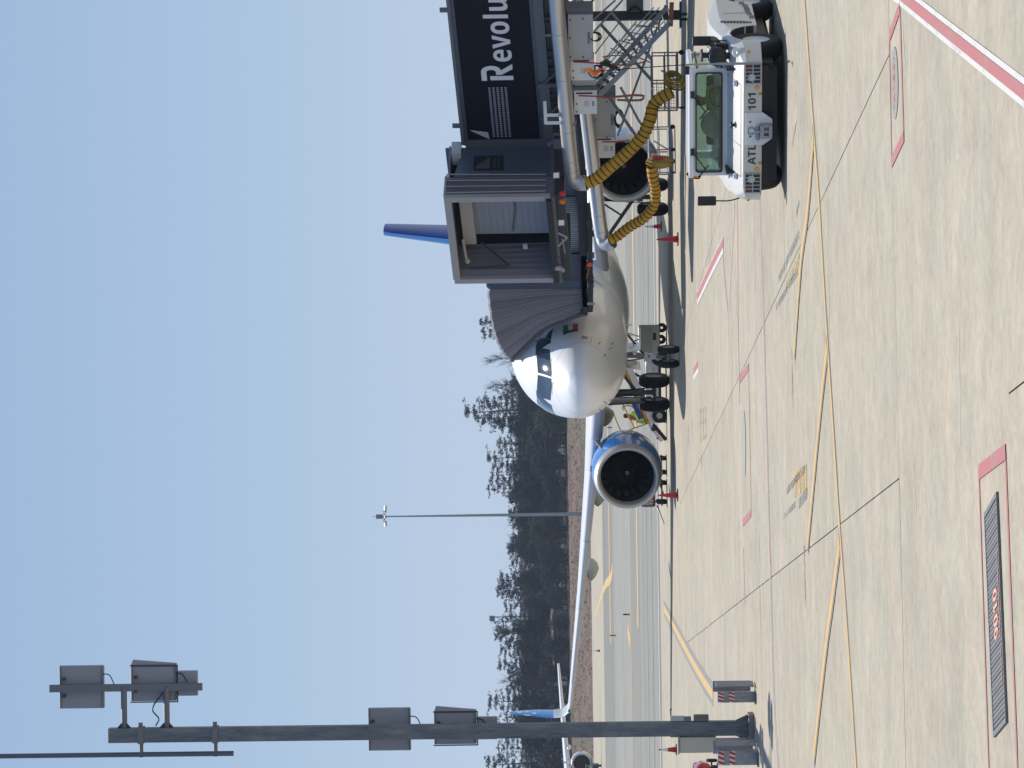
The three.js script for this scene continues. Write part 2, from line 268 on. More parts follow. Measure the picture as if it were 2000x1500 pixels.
{ const r = rng(55);   // tyre scuffs and paint dust drawn out across the far apron
  for (let k = 0; k < 70; k++) { const ix = 1300 + r() * 190, iy = r() * 1500, l = 40 + r() * 260, m = [paint.grey, paint.fadedYellow, paint.pink, paint.grey][Math.floor(r() * 4)]; if (m === paint.grey ? r() < 0.35 : true) streak(ix, ix + l * 0.014, iy, iy + l, (0.03 + r() * 0.05) * (1600 - ix) / 150, m); } }
// taxiway lines
const across = (d, x0, x1, w, m, slope = 0) => marking(m === paint.white ? 'white_line' : 'yellow_line', ribbon([V(x0, 0, -d), V((x0 + x1) / 2, 0, -d - slope * (x1 - x0) / 2), V(x1, 0, -d - slope * (x1 - x0))], w, 0), m);
across(366, -27, 60, 7, paint.yellow, 0.1); across(376, -27, 60, 4, paint.grey, 0.1); across(209, -14.5, 70, 3.2, paint.yellow); across(213.5, -14, 70, 2, paint.grey); across(205.5, -14, 70, 2, paint.grey); across(331, -120, 120, 5, paint.grey); across(246, -120, 120, 1.2, paint.fadedYellow); across(182, -90, 90, 1.2, paint.grey); across(170, -90, 90, 0.7, paint.grey);
across(158, -90, 90, 0.8, paint.white); across(331, -120, 120, 1.0, paint.white); across(233, -120, 120, 0.5, paint.fadedYellow); across(196, -90, 10, 0.25, paint.white, 0.08);
marking('yellow_line', ribbon(smooth(G([[1163, 1204], [1172, 1172], [1183, 1142], [1194, 1126], [1197, 1105]]), 12), 1.0, 0.016), paint.yellow);
{ const b = gp(1229, 1238); marking('yellow_block', sheet([V(b.x - 0.75, 0, b.z + 6), V(b.x + 0.25, 0, b.z + 6), V(b.x + 0.5, 0, b.z - 6), V(b.x - 0.5, 0, b.z - 6)], 0.012), paint.yellow); }
across(724, -300, 300, 5, paint.grey); 
// pits and covers
{
  const c = gp(1748, 162), o = site('hydrant_pit', 'round metal hydrant pit cover in red box beside the wide red and white band', 'pit cover', c, 'hydrant pits');
  part('rim', lathe([[0.30, 0], [0.42, 0], [0.42, 0.008], [0.36, 0.012], [0.30, 0.008], [0.30, 0]], 40).translate(c.x, 0, c.z), M([0.30, 0.285, 0.26], 0.85), o);
  part('cover', lathe([[0, 0.010], [0.28, 0.008], [0.285, 0]], 40).translate(c.x, 0, c.z), M([0.28, 0.25, 0.24], 0.7), o);
  const cv = part('orange_marking', [0, 1, 2, 3].map(k => text3('H1O6'[k], 0.13, 0.003).rotateX(-Math.PI / 2).translate(c.x - 0.17 + k * 0.115, 0.012, c.z)), M([0.75, 0.22, 0.09], 0.7), o);
  const c2 = gp(1454, 866), o2 = site('hydrant_pit', 'flat pale hydrant pit cover inside the pink box below the aircraft nose', 'pit cover', c2, 'hydrant pits');
  part('rim', lathe([[0.5, 0], [0.62, 0], [0.62, 0.012], [0.5, 0.012], [0.5, 0]], 40).scale(1.15, 1, 1).translate(c2.x, 0, c2.z), M([0.36, 0.35, 0.33], 0.8), o2);
  part('cover', lathe([[0, 0.012], [0.48, 0.01], [0.49, 0]], 40).scale(1.15, 1, 1).translate(c2.x, 0, c2.z), M([0.34, 0.33, 0.30], 0.85), o2);
}
{ // long grated drain
  const gf = M([0.17, 0.17, 0.175], 0.75); const A = gp(1925, 976), B = gp(1950, 960), C = gp(1969, 1411), D = gp(1941, 1411), o = site('drain_grate', 'long dark ribbed drain cover inside the large red box, orange writing on it', 'drain cover', A.clone().setY(0));
  const ex = C.clone().sub(B).setY(0), L = ex.length(); ex.normalize(); const ez = V(-ex.z, 0, ex.x); const Wd = Math.abs(A.clone().sub(B).dot(ez));
  const o0 = B.clone(), P = (s, t, y) => o0.clone().addScaledVector(ex, s).addScaledVector(ez, t).setY(y), sg = Math.sign(A.clone().sub(B).dot(ez));
  const bx = (s0, s1, t0, t1, y0, y1) => hexa([P(s0, sg * t0, y0), P(s1, sg * t0, y0), P(s1, sg * t1, y0), P(s0, sg * t1, y0), P(s0, sg * t0, y1), P(s1, sg * t0, y1), P(s1, sg * t1, y1), P(s0, sg * t1, y1)]);
  part('frame', [bx(0, L, 0, 0.035, 0, 0.022), bx(0, L, Wd - 0.035, Wd, 0, 0.022), bx(0, 0.05, 0.035, Wd - 0.035, 0, 0.022), bx(L - 0.05, L, 0.035, Wd - 0.035, 0, 0.022)], gf, o);
  part('tray', bx(0.05, L - 0.05, 0.035, Wd - 0.035, 0, 0.004), mat.dark, o);
  const n = 46, gm = [M([0.15, 0.148, 0.152], 0.75), M([0.17, 0.168, 0.172], 0.75), M([0.135, 0.134, 0.14], 0.75)];
  for (let k = 0; k < n; k++) { const s = 0.06 + (L - 0.12) * k / n; part('slat', bx(s, s + (L - 0.12) / n * 0.8, 0.045, Wd - 0.045, 0.004, 0.016 + (k * 7 % 3) * 0.001), gm[k % 3], o); }
  part('orange_line', [bx(L * 0.25, L * 0.62, 0.10, 0.125, 0.02, 0.024), bx(L * 0.66, L * 0.84, 0.11, 0.13, 0.02, 0.024)], M([0.72, 0.28, 0.16], 0.7), o);
  const ang = Math.atan2(-ex.z, ex.x); const ctr = P(L * 0.5, sg * Wd * 0.42, 0.019);
  part('orange_marking', text3('9010', 0.3, 0.004).scale(0.5, 1, 1).rotateX(-Math.PI / 2).rotateY(ang + Math.PI).translate(ctr.x, ctr.y, ctr.z), M([0.8, 0.38, 0.25], 0.7), o);
  const r = rng(3), bl = [];   // chipped mortar teeth along the far side
  for (let s = 0.35; s < L - 0.1; s += 0.052) if (!(s > L * 0.42 && s < L * 0.55)) bl.push(bx(s, s + 0.035, Wd + 0.03, Wd + 0.07 + r() * 0.03, 0, 0.008 + r() * 0.008));
  const me = part('mortar_edge', bl, M([0.42, 0.41, 0.39], 0.9), o); me.userData.kind = 'stuff';
}
// ------------------------------------------------------------------ trees on the rise
const barkM = M([0.045, 0.035, 0.03], 0.95);
const leafM = [[0.020, 0.034, 0.034], [0.034, 0.046, 0.034], [0.016, 0.030, 0.035], [0.06, 0.075, 0.045]].map(c => M(c, 0.9));
function treeKind(seed, o) {                                         // unit-height geometry pair: trunk with limbs, crown of needle tufts
  const r = rng(seed), trunk = [], tri = [];
  const lean = (r() - 0.5) * 0.05, axis = t => V(lean * t + Math.sin(t * 5 + seed) * 0.008, t, Math.cos(t * 4 + seed) * 0.008);
  for (let k = 0; k < 6; k++) trunk.push(bar(axis(k / 6), axis((k + 1) / 6), 0.017 * (1 - k / 6.5), 0.017 * (1 - (k + 1) / 6.5), 6));
  const tuft = (c, s, n) => { for (let i = 0; i < n; i++) { const p = c.clone().add(V((r() - 0.5) * 2, (r() - 0.5) * 1.3, (r() - 0.5) * 2).multiplyScalar(s)); const a = V(r() - 0.5, r() - 0.5, r() - 0.5).normalize(), b = V(r() - 0.5, r() - 0.5, r() - 0.5).normalize(), q = s * (0.5 + r() * 0.6); tri.push(p, p.clone().addScaledVector(a, q), p.clone().addScaledVector(b, q * 0.8)); } };
  for (let k = 0; k < o.branches; k++) {
    const t0 = o.from + (1 - o.from) * (k + r() * 0.8) / o.branches, t = o.whorl ? Math.min(0.985, (Math.floor(t0 * o.whorl) + 0.35 + r() * 0.3) / o.whorl) : t0, az = r() * 6.283, prof = o.profile((t - o.from) / (1 - o.from)) * (0.55 + r() * 0.7);
    const base = axis(Math.min(t, 0.99)), tip = base.clone().add(V(Math.cos(az) * prof, prof * (o.rise + (r() - 0.5) * 0.4), Math.sin(az) * prof));
    if (k % 2 === 0 || o.bare) trunk.push(bar(base, tip, 0.004, 0.0012, 4));
    if (o.bare) { for (let i = 0; i < 7; i++) { const b = base.clone().lerp(tip, 0.25 + r() * 0.75), e = b.clone().add(V((r() - 0.5) * 0.09, 0.02 + r() * 0.10, (r() - 0.5) * 0.09)); trunk.push(bar(b, e, 0.0016, 0.0006, 3)); } continue; }
    const n = Math.max(2, Math.round(prof / 0.028));
    for (let i = 0; i < n; i++) if (r() < o.fill) tuft(base.clone().lerp(tip, 0.25 + 0.8 * (i + r() * 0.6) / n).add(V((r() - 0.5) * 0.05, (r() - 0.5) * 0.03, (r() - 0.5) * 0.05)), o.size * (0.7 + r() * 0.6), o.tris);
  }
  if (!o.bare) tuft(axis(0.985), o.size, 10);
  const crown = tri.length ? new THREE.BufferGeometry().setFromPoints(tri) : null; if (crown) crown.computeVertexNormals();
  return { trunk: join(trunk), crown };
}
const pineP = x => 0.05 + 0.26 * Math.pow(1 - x, 0.8) * (0.55 + 0.45 * Math.min(1, x * 5)), roundP = x => 0.30 * Math.sqrt(Math.max(0.03, 1 - Math.pow(Math.abs(x - 0.42) / 0.6, 2))), ragP = x => 0.06 + 0.2 * (1 - x) + 0.08 * Math.abs(Math.sin(x * 11));
const kinds = [
  treeKind(11, { branches: 84, from: 0.26, whorl: 17, profile: pineP, rise: 0.02, fill: 0.9, size: 0.017, tris: 15 }), treeKind(12, { branches: 66, from: 0.28, whorl: 13, profile: ragP, rise: 0.12, fill: 0.85, size: 0.018, tris: 15 }),
  treeKind(13, { branches: 92, from: 0.2, profile: roundP, rise: 0.35, fill: 0.85, size: 0.025, tris: 14 }), treeKind(14, { branches: 70, from: 0.28, whorl: 15, profile: ragP, rise: -0.05, fill: 0.82, size: 0.017, tris: 15 }),
  treeKind(15, { branches: 120, from: 0.06, profile: roundP, rise: 0.35, fill: 0.9, size: 0.032, tris: 9 }), treeKind(16, { branches: 46, from: 0.22, profile: x => 0.07 + 0.2 * (1 - x), rise: 0.9, bare: true }),
];
const kindWord = ['tall layered pine', 'ragged open pine', 'rounded bushy tree', 'thin sparse pine', 'low dense dark tree', 'bare leafless tree'];
const kindName = ['pine_tree', 'pine_tree', 'broadleaf_tree', 'pine_tree', 'evergreen_tree', 'bare_tree'];
function plant(kind, x, d, h, turn, label, group, leaf = 0, wide = 1) {
  const y = bankHeight(x, d) - 0.2, t = thing(kindName[kind], label, 'tree', V(x, y, -d), turn, group);
  const tr = new THREE.Mesh(kinds[kind].trunk, barkM); tr.name = 'trunk'; t.add(tr);
  if (kinds[kind].crown) { const cr = new THREE.Mesh(kinds[kind].crown, leafM[leaf]); cr.name = 'crown'; t.add(cr); }
  t.scale.set(h * wide, h, h * wide);
}
{
  const r = rng(202);
  // [across, top, kind, width] of the trees that stand out against the sky, read off the photograph; d is their distance
  const front = [
    [1492, 948, 1, 1.1], [1462, 968, 3, 1], [1432, 985, 2, 0.9], [1402, 985, 3, 1], [1372, 952, 1, 1.15], [1345, 985, 3, 0.9], [1320, 995, 2, 0.8], [1296, 972, 1, 1.1], [1268, 976, 0, 1], [1238, 970, 2, 0.85], [1212, 977, 2, 0.8], [1184, 984, 2, 0.9], [1150, 974, 2, 0.85], [1128, 977, 1, 0.9],
    [1100, 998, 2, 0.9], [1076, 994, 2, 0.8], [1050, 998, 2, 0.9], [1030, 1000, 2, 0.8], [1002, 992, 1, 0.9], [984, 1006, 2, 0.8], [956, 948, 3, 0.75], [934, 956, 1, 0.8], [912, 960, 0, 0.75], [893, 950, 1, 0.95], [866, 972, 1, 1], [842, 992, 3, 0.8], [818, 930, 0, 0.8], [803, 906, 1, 0.85], [786, 948, 1, 0.9], [752, 985, 2, 0.8],
    [648, 940, 1, 0.8], [628, 936, 0, 0.8], [600, 962, 3, 0.8]];
  const nm = ['leftmost in view', 'beside the lamp post', 'behind the floodlight post', 'behind the winglet', 'tallest near the winglet', 'over the far wing tip', 'inside the left group', 'above the outer wing', 'right of the bare branches', 'just left of the lattice tower', 'below the lattice tower', 'at mid wing', 'peaked, above mid wing', 'narrow, next to the peaked one', 'left of the light mast', 'dark, left of the light mast', 'close left of the light mast', 'touching the light mast', 'behind the light mast', 'right of the light mast', 'narrow and tall above the engine', 'above the engine, slim', 'above the blue engine, conical', 'broad topped above the engine', 'ragged, right of the engine', 'short, right of the engine', 'tall, beside the aircraft nose', 'tallest of all, beside the nose', 'just left of the cockpit', 'peeking over the cockpit left edge', 'sticking up over the bridge canopy', 'second above the bridge canopy', 'third above the bridge canopy'];
  front.forEach(([iy, top, kind0, wide], i) => { const kind = kind0 === 2 && i % 3 ? [0, 3, 1][i % 3] : kind0;
    const d = 868 + r() * 14, p = at(top, iy, d), base = bankHeight(p.x, d) - 0.2;
    plant(kind, p.x, d, (p.y - base) * 1.0, r() * 6.28, kindWord[kind] + ' ' + nm[i], 'trees on the rise', kind === 2 && r() < 0.5 ? 1 : Math.floor(r() * 3), wide);
  });
  [[752, 960, 1], [700, 955, 0.8], [1330, 985, 0.8], [770, 985, 0.9]].forEach(([iy, top, w], i) => { const d = 862, p = at(top, iy, d); plant(5, p.x, d, p.y - bankHeight(p.x, d) + 0.2, r() * 6.28, 'bare leafless tree ' + ['with spreading twigs left of the cockpit roof', 'thin, above the cockpit roof', 'pale, above the outer wing', 'small, next to the tall pines by the nose'][i], 'trees on the rise', 0, w); });
  for (let row = 0; row < 2; row++) for (let x = 36 + row * 3; x < 112; x += 5.5 + r() * 3) plant(row ? [0, 1, 2][Math.floor(r() * 3)] : 4, x, 860 + row * 16 + r() * 8, row ? 11 + r() * 5 : 7 + r() * 4, r() * 6.28, 'tree of the wood hidden behind the boarding bridges', 'trees behind the boarding bridges', Math.floor(r() * 3), row ? 1.1 : 1.5);
  // shorter, darker trees that fill the rise behind and below them
  for (let row = 0; row < 4; row++) for (let x = -112 + row * 1.3; x < 34; x += 4.4 + r() * 2.2) {
    const d = 858 + row * 11 + r() * 7, h = (row < 1 ? 5 + r() * 4 : 9 + r() * 4.5) + (x > -40 && x < 10 ? 0.6 : 0), k = row < 1 ? 4 : [4, 2, 0, 4, 3][Math.floor(r() * 5)];
    plant(k, x + (r() - 0.5) * 2, d, h, r() * 6.28, row < 1 ? 'low dark bush-like tree along the foot of the wood' : 'dark dense tree filling the middle of the wood', row < 1 ? 'low trees at the foot of the wood' : 'dense trees inside the wood', r() < 0.15 ? 3 : Math.floor(r() * 3), row < 1 ? 1.6 : 0.95);
  }
}
{ // low building half hidden in the wood, lattice tower, light mast
  const d = 866, p0 = at(1112, 1302, d), p1 = at(1090, 1192, d), y0 = bankHeight((p0.x + p1.x) / 2, d) - 0.3, o = site('farm_building', 'low beige building half hidden between the trees above the outer wing', 'building', V((p0.x + p1.x) / 2, y0, -d));
  const w = Math.abs(p1.x - p0.x), cx = (p0.x + p1.x) / 2;
  part('wall', box(w, 3.6, 5, cx, y0 + 1.8, -d - 2.5), M([0.30, 0.27, 0.22], 0.9), o);
  part('roof', hexa([V(cx - w / 2 - 0.3, y0 + 3.6, -d + 0.4), V(cx + w / 2 + 0.3, y0 + 3.6, -d + 0.4), V(cx + w / 2 + 0.3, y0 + 3.6, -d - 5.4), V(cx - w / 2 - 0.3, y0 + 3.6, -d - 5.4), V(cx - w / 2 - 0.3, y0 + 3.75, -d + 0.4), V(cx + w / 2 + 0.3, y0 + 3.75, -d + 0.4), V(cx + w / 2 + 0.3, y0 + 4.6, -d - 3), V(cx - w / 2 - 0.3, y0 + 4.6, -d - 3)]), M([0.2, 0.17, 0.15], 0.9), o);
  for (let k = 0; k < 3; k++) { const wn = part('window', box(1.2, 1, 0.08, cx - w * 0.3 + k * w * 0.3, y0 + 2.2, -d + 0.04), mat.dark, o); part('frame', [box(1.4, 0.1, 0.1, cx - w * 0.3 + k * w * 0.3, y0 + 2.75, -d + 0.05), box(1.4, 0.1, 0.1, cx - w * 0.3 + k * w * 0.3, y0 + 1.65, -d + 0.05)], M([0.4, 0.38, 0.34], 0.8), wn); }
}
{
  const d = 1020, p = at(955, 1210, d), y0 = bankHeight(p.x, d) - 0.3, o = site('lattice_tower', 'lattice tower with a box cabin rising above the trees', 'tower', V(p.x, y0, -d)), top = p.y - 1.6, legs = [];
  for (const [a, b] of [[-1, -1], [1, -1], [1, 1], [-1, 1]]) part('leg', bar(V(p.x + a * 0.9, y0, -d + b * 0.9), V(p.x + a * 0.7, top, -d + b * 0.7), 0.09), mat.greyPaint, o);
  for (let y = y0; y < top - 1; y += 2.4) for (const s of [-1, 1]) legs.push(bar(V(p.x - 0.8, y, -d + s * 0.8), V(p.x + 0.8, y + 2.4, -d + s * 0.8), 0.05, 0.05, 4), bar(V(p.x + 0.8, y, -d + s * 0.8), V(p.x - 0.8, y + 2.4, -d + s * 0.8), 0.05, 0.05, 4));
  part('bracing', legs, mat.greyPaint, o); part('platform', box(2.0, 0.2, 2.0, p.x, top, -d), mat.greyPaint, o); part('cabin', box(1.5, 1.3, 1.4, p.x + 0.3, top + 0.8, -d), M([0.25, 0.27, 0.3], 0.6), o);
  part('railing', [-1, -0.5, 0, 0.5, 1].map(k => bar(V(p.x + k, top, -d + 1), V(p.x + k, top + 1, -d + 1), 0.04, 0.04, 4)).concat(bar(V(p.x - 1, top + 1, -d + 1), V(p.x + 1, top + 1, -d + 1), 0.04, 0.04, 4)), mat.greyPaint, o);
}
{
  const d = 742, p = at(742, 1009, d), y0 = 0, o = site('light_mast', 'tall slender light mast with a ring of floodlights before the wood', 'light mast', V(p.x, y0, -d)), x = p.x;
  part('pole', bar(V(x, y0, -d), V(x, p.y, -d), 0.42, 0.13, 12), M([0.26, 0.29, 0.31], 0.5, 0.3), o); part('base_flange', bar(V(x, y0, -d), V(x, y0 + 0.15, -d), 0.8), mat.galv, o);
  part('head_ring', new THREE.TorusGeometry(1.5, 0.09, 6, 24).rotateX(Math.PI / 2).translate(x, p.y - 0.9, -d), mat.steel, o);
  part('ladder_cage', [box(0.9, 1.4, 0.9, x, p.y + 0.1, -d)], mat.greyPaint, o);
  part('aircraft_light', bar(V(x, p.y + 0.9, -d), V(x, p.y + 1.6, -d), 0.05), mat.red, o);
  for (const [dx, dz] of [[1.9, 0], [1.2, 0.9], [-1.2, 0.9], [-1.7, 0], [0, 1.5]]) { const f = part('floodlight', box(0.75, 0.35, 0.6, x + dx, p.y - 1.15, -d + dz, 0, 0.5), mat.steel, o); part('bracket', bar(V(x + dx * 0.7, p.y - 0.9, -d + dz * 0.7), V(x + dx, p.y - 1.1, -d + dz), 0.05, 0.05, 4), mat.steel, f); }
}
// ------------------------------------------------------------------ airliner: local +z is its nose, +x its port side, t metres aft of the nose
const air = thing('airliner', 'white twin-engine passenger airliner facing the camera with blue engines', 'aircraft', V(-0.1, 0, -118), -0.195);
const FC = 3.82;                                                     // height of the fuselage axis
const ST_ = [[0, 0, -0.45, -0.45], [0.04, 0.2, -0.27, -0.62], [0.12, 0.35, -0.14, -0.76], [0.3, 0.58, 0.05, -0.95], [0.6, 0.84, 0.22, -1.15], [1, 1.08, 0.41, -1.34], [1.5, 1.31, 0.62, -1.51], [2, 1.49, 0.90, -1.63], [2.5, 1.62, 1.26, -1.73], [3, 1.725, 1.52, -1.81], [3.6, 1.82, 1.72, -1.9], [4.4, 1.9, 1.9, -1.98], [5.4, 1.955, 2.01, -2.04], [6.5, 1.975, 2.065, -2.07], [8, 1.975, 2.07, -2.07], [14, 1.975, 2.07, -2.07], [23, 1.975, 2.07, -2.07], [26, 1.9, 2.05, -1.75], [30, 1.5, 1.95, -0.85], [34, 0.85, 1.7, 0.15], [37, 0.3, 1.3, 0.75], [37.5, 0.06, 1.1, 0.98]];
function sec(t) {
  let i = 0; while (i < ST_.length - 2 && ST_[i + 1][0] < t) i++;
  const p1 = ST_[i], p2 = ST_[i + 1], p0 = ST_[Math.max(0, i - 1)], p3 = ST_[Math.min(ST_.length - 1, i + 2)], h = p2[0] - p1[0], s = Math.max(0, Math.min(1, (t - p1[0]) / h));
  const out = [1, 2, 3].map(k => { if (t < 0.3) { return p1[k] + (p2[k] - p1[k]) * s; } const m1 = (p2[k] - p0[k]) / Math.max(0.01, p2[0] - p0[0]) * h, m2 = (p3[k] - p1[k]) / Math.max(0.01, p3[0] - p1[0]) * h; return (2 * s ** 3 - 3 * s * s + 1) * p1[k] + (s ** 3 - 2 * s * s + s) * m1 + (-2 * s ** 3 + 3 * s * s) * p2[k] + (s ** 3 - s * s) * m2; });
  return { w: out[0], top: out[1], bot: out[2], mid: t > 20 ? (out[1] + out[2]) / 2 : -0.45 + 0.45 * Math.min(1, t / 5.5) };
}
const skin = (t, a, off = 0) => { const s = sec(t), c = Math.cos(a), n = Math.sin(a); return V((s.w + off) * c, FC + s.mid + (n > 0 ? s.top - s.mid + off : s.mid - s.bot + off) * n, -t); };
function skinSide(t, h, side, off) { const s = sec(t), q = h >= s.mid ? (h - s.mid) / (s.top - s.mid) : (h - s.mid) / (s.mid - s.bot), a = Math.asin(Math.max(-1, Math.min(1, q))); const p = skin(t, a, off); p.x *= side; return p; }
function skinFront(x, h, off) { let lo = 0.01, hi = 8; for (let k = 0; k < 40; k++) { const m = (lo + hi) / 2, s = sec(m), q = h >= s.mid ? (h - s.mid) / Math.max(1e-4, s.top - s.mid) : (h - s.mid) / Math.max(1e-4, s.mid - s.bot); if ((x / s.w) ** 2 + q * q > 1) lo = m; else hi = m; } return V(x * (1 + off * 0.4), FC + h + off * 0.4, -hi + off); }
const skinM = MP([0.89, 0.89, 0.89], 0.4, { clearcoat: 0.3, clearcoatRoughness: 0.06 });
const glassM = MP([0.02, 0.05, 0.085], 0.06, { clearcoat: 1, clearcoatRoughness: 0.03, ior: 1.9 });
const trimM = M([0.10, 0.10, 0.11], 0.5), seamM = M([0.34, 0.35, 0.37], 0.6);
{
  const ts = []; for (let k = 0; k <= 70; k++) { const x = k / 70; ts.push(k < 40 ? 8 * Math.pow(k / 40, 2) + 0.0005 : 8 + (k - 40) / 30 * 29.45); }
  const g = grid(64, ts.length - 1, (u, v) => skin(ts[Math.round(v * (ts.length - 1))], -u * Math.PI * 2), true);
  const fus = part('fuselage', g, skinM, air);
  const ring = (t, m, w = 0.012) => grid(64, 1, (u, v) => skin(t + v * w, -u * Math.PI * 2, 0.004), true);
  part('radome_seam', ring(1.32), seamM, fus); part('panel_seam', [ring(4.1, 0, 0.01), ring(6.9, 0, 0.01)], seamM, fus);
  const bi = (a, b, c, d, u, v) => [0, 1].map(k => (a[k] * (1 - u) + b[k] * u) * (1 - v) + (d[k] * (1 - u) + c[k] * u) * v);
  const grow = (q, e) => { const cx = q.reduce((s, p) => s + p[0], 0) / 4, cy = q.reduce((s, p) => s + p[1], 0) / 4; return q.map(([x, y]) => { const l = Math.hypot(x - cx, y - cy); return [x + (x - cx) / l * e, y + (y - cy) / l * e]; }); };
  for (const side of [-1, 1]) {
    const wf = [[0.035, 0.62], [0.86, 0.67], [0.84, 1.13], [0.05, 1.08]].map(([x, y]) => [x * side, y]);
    const fw = q => (u, v) => { const [x, y] = bi(...q, u, v); return [x, y]; };
    const mk = (q, off, f) => grid(10, 8, (u, v) => { const [x, y] = bi(...q, u, v); return f(x, y, off); });
    const wi = part('cockpit_window', mk(wf, 0.012, skinFront), glassM, air); part('frame', mk(grow(wf, 0.022), 0.006, skinFront), trimM, wi);
    for (const q of [[[2.16, 0.64], [2.98, 0.52], [2.72, 1.12], [2.5, 1.13]], [[3.08, 0.52], [3.62, 0.6], [3.52, 1.1], [2.82, 1.13]]]) {
      const sd = (t, h, off) => skinSide(t, h, side, off); const ws = part('cockpit_window', mk(q, 0.008, sd), glassM, air); part('frame', mk(grow(q, 0.02), 0.004, sd), trimM, ws);
    }
    part('wiper', [0, 1].map(k => bar(skinFront(side * 0.12, 0.58, 0.04), skinFront(side * 0.62, 0.64, 0.04), 0.012, 0.012, 4)), mat.black, air);
  }
  // flag on the port side, small stencils and probes
  const flag = canvasTex(128, 80, (c) => { c.fillStyle = '#0e6b45'; c.fillRect(0, 0, 128, 27); c.fillStyle = '#e8e8e8'; c.fillRect(0, 27, 128, 26); c.fillStyle = '#c01427'; c.fillRect(0, 53, 128, 27); c.fillStyle = '#101014'; c.beginPath(); c.moveTo(0, 0); c.lineTo(32, 27); c.lineTo(32, 53); c.lineTo(0, 80); c.fill(); });
  part('flag', grid(6, 6, (u, v) => skinSide(2.0 + u * 0.6, -0.30 + v * 0.5, 1, 0.006)), M([1, 1, 1], 0.4, 0, { map: flag }), air);
  part('static_port_plate', grid(4, 4, (u, v) => skinSide(1.55 + u * 0.16, -0.62 + v * 0.20, 1, 0.005)), M([0.35, 0.35, 0.37], 0.5), air);
  const fr = (t0, t1, h0, h1) => [[t0, h0, t1, h0 + 0.012], [t0, h1 - 0.012, t1, h1], [t0, h0, t0 + 0.012, h1], [t1 - 0.012, h0, t1, h1]].map(([a, b, c, d]) => grid(3, 3, (u, v) => skinSide(a + u * (c - a), b + v * (d - b), 1, 0.004)));
  part('red_stencil', fr(1.42, 1.72, -0.75, -0.42), M([0.55, 0.18, 0.15], 0.5), air);
  for (const side of [-1, 1]) for (const [t, h] of [[1.2, -1.15], [1.6, -1.0], [1.9, -1.35], [2.4, -1.42]]) part('probe', (() => { const p = skinSide(t, h, side, 0), q = skinSide(t, h, side, 0.1); return [bar(p, q, 0.016, 0.012, 6), bar(q, q.clone().add(V(0, 0, 0.16)), 0.012, 0.008, 6)]; })(), mat.steel, air);
  for (const [t, l] of [[6.5, 0.3], [9, 0.22], [11, 0.25]]) part('blade_antenna', extrude([[0, 0], [0.3, 0], [0.38, -l], [0.26, -l]], 0.03).rotateY(Math.PI / 2).translate(0, FC - 2.05, -t), mat.white, air);
  part('belly_fairing', grid(40, 30, (u, v) => { const t = 10.6 + v * 9.6, k = Math.sin(Math.PI * Math.min(1, Math.max(0, v))), a = Math.PI * (1.02 + u * 0.96) ; const e = Math.pow(Math.max(0, k), 0.35); return V((1.96 + 0.34 * e) * Math.cos(a), FC - 0.55 + (0.2 - (1.5 + 0.42 * e) * Math.abs(Math.sin(a))), -t); }), skinM, air);
  part('door', [[0, 0.02, 0, 1], [0.98, 1, 0, 1], [0, 1, 0, 0.012], [0, 1, 0.988, 1]].map(([a, b, c, d]) => grid(2, 10, (u, v) => skinSide(4.6 + (a + u * (b - a)) * 0.86, -0.42 + (c + v * (d - c)) * 1.85, 1, 0.004))), seamM, air);
  for (const side of [-1, 1]) for (let k = 0; k < 34; k++) { const t = 6.6 + k * 0.53; const w = part('cabin_window', grid(3, 4, (u, v) => skinSide(t + u * 0.23, 0.42 + v * 0.34, side, 0.005)), glassM, air); }
  part('side_lettering', grid(6, 6, (u, v) => skinSide(2.9 + u * 1.9, 0.05 + v * 0.28, -1, 0.005)), M([0.05, 0.35, 0.45], 0.5), air);
}
// wings
const foil = (() => { const up = [], lo = []; for (let k = 0; k <= 14; k++) { const x = 0.5 - 0.5 * Math.cos(Math.PI * k / 14), y = 5 * (0.2969 * Math.sqrt(x) - 0.126 * x - 0.3516 * x * x + 0.2843 * x ** 3 - 0.1036 * x ** 4); up.push([x, y * 1.1 + 0.03 * Math.sin(Math.PI * x)]); lo.push([x, -y * 0.8 + 0.03 * Math.sin(Math.PI * x)]); } return [...up, ...lo.slice(1, -1).reverse()]; })();
function loftFoil(secs, side) {                                      // [x, t of leading edge, chord, y, thickness, tilt of the thickness direction]
  const n = foil.length, rows = secs.map(([x, t, c, y, th, tilt = 0]) => foil.map(([fx, fy]) => V(side * (x - Math.sin(tilt) * fy * th * c), y + Math.cos(tilt) * fy * th * c, -(t + fx * c))));
  const g = grid(n, rows.length - 1, (u, v) => rows[Math.round(v * (rows.length - 1))][Math.round(u * n) % n], true);
  return g;
}
const lerpSecs = (S, n) => { const out = []; for (let i = 0; i + 1 < S.length; i++) for (let k = 0; k < n; k++) out.push(S[i].map((a, j) => a + (S[i + 1][j] - a) * k / n)); out.push(S[S.length - 1]); return out; };
const wingM = M([0.52, 0.55, 0.59], 0.5);
const sharkTex = canvasTex(256, 256, (c) => { c.fillStyle = '#2b86cf'; c.fillRect(0, 0, 256, 256); c.fillStyle = '#dfe9f2'; const r = rng(4); for (let k = 0; k < 26; k++) { c.beginPath(); c.ellipse(r() * 256, 40 + r() * 120, 5 + r() * 14, 3 + r() * 6, r() * 3, 0, 7); c.fill(); } });
const sharkM = MP([1, 1, 1], 0.3, { map: sharkTex, clearcoat: 0.5 });
const W = [[1.2, 11.5, 7.3, 2.62, 0.14, 0], [1.98, 12.0, 6.4, 2.66, 0.14, 0.05], [6.4, 14.4, 3.95, 3.02, 0.125, 0.08], [11.5, 17.1, 2.7, 3.45, 0.115, 0.09], [16.85, 19.9, 1.6, 3.95, 0.11, 0.1]];
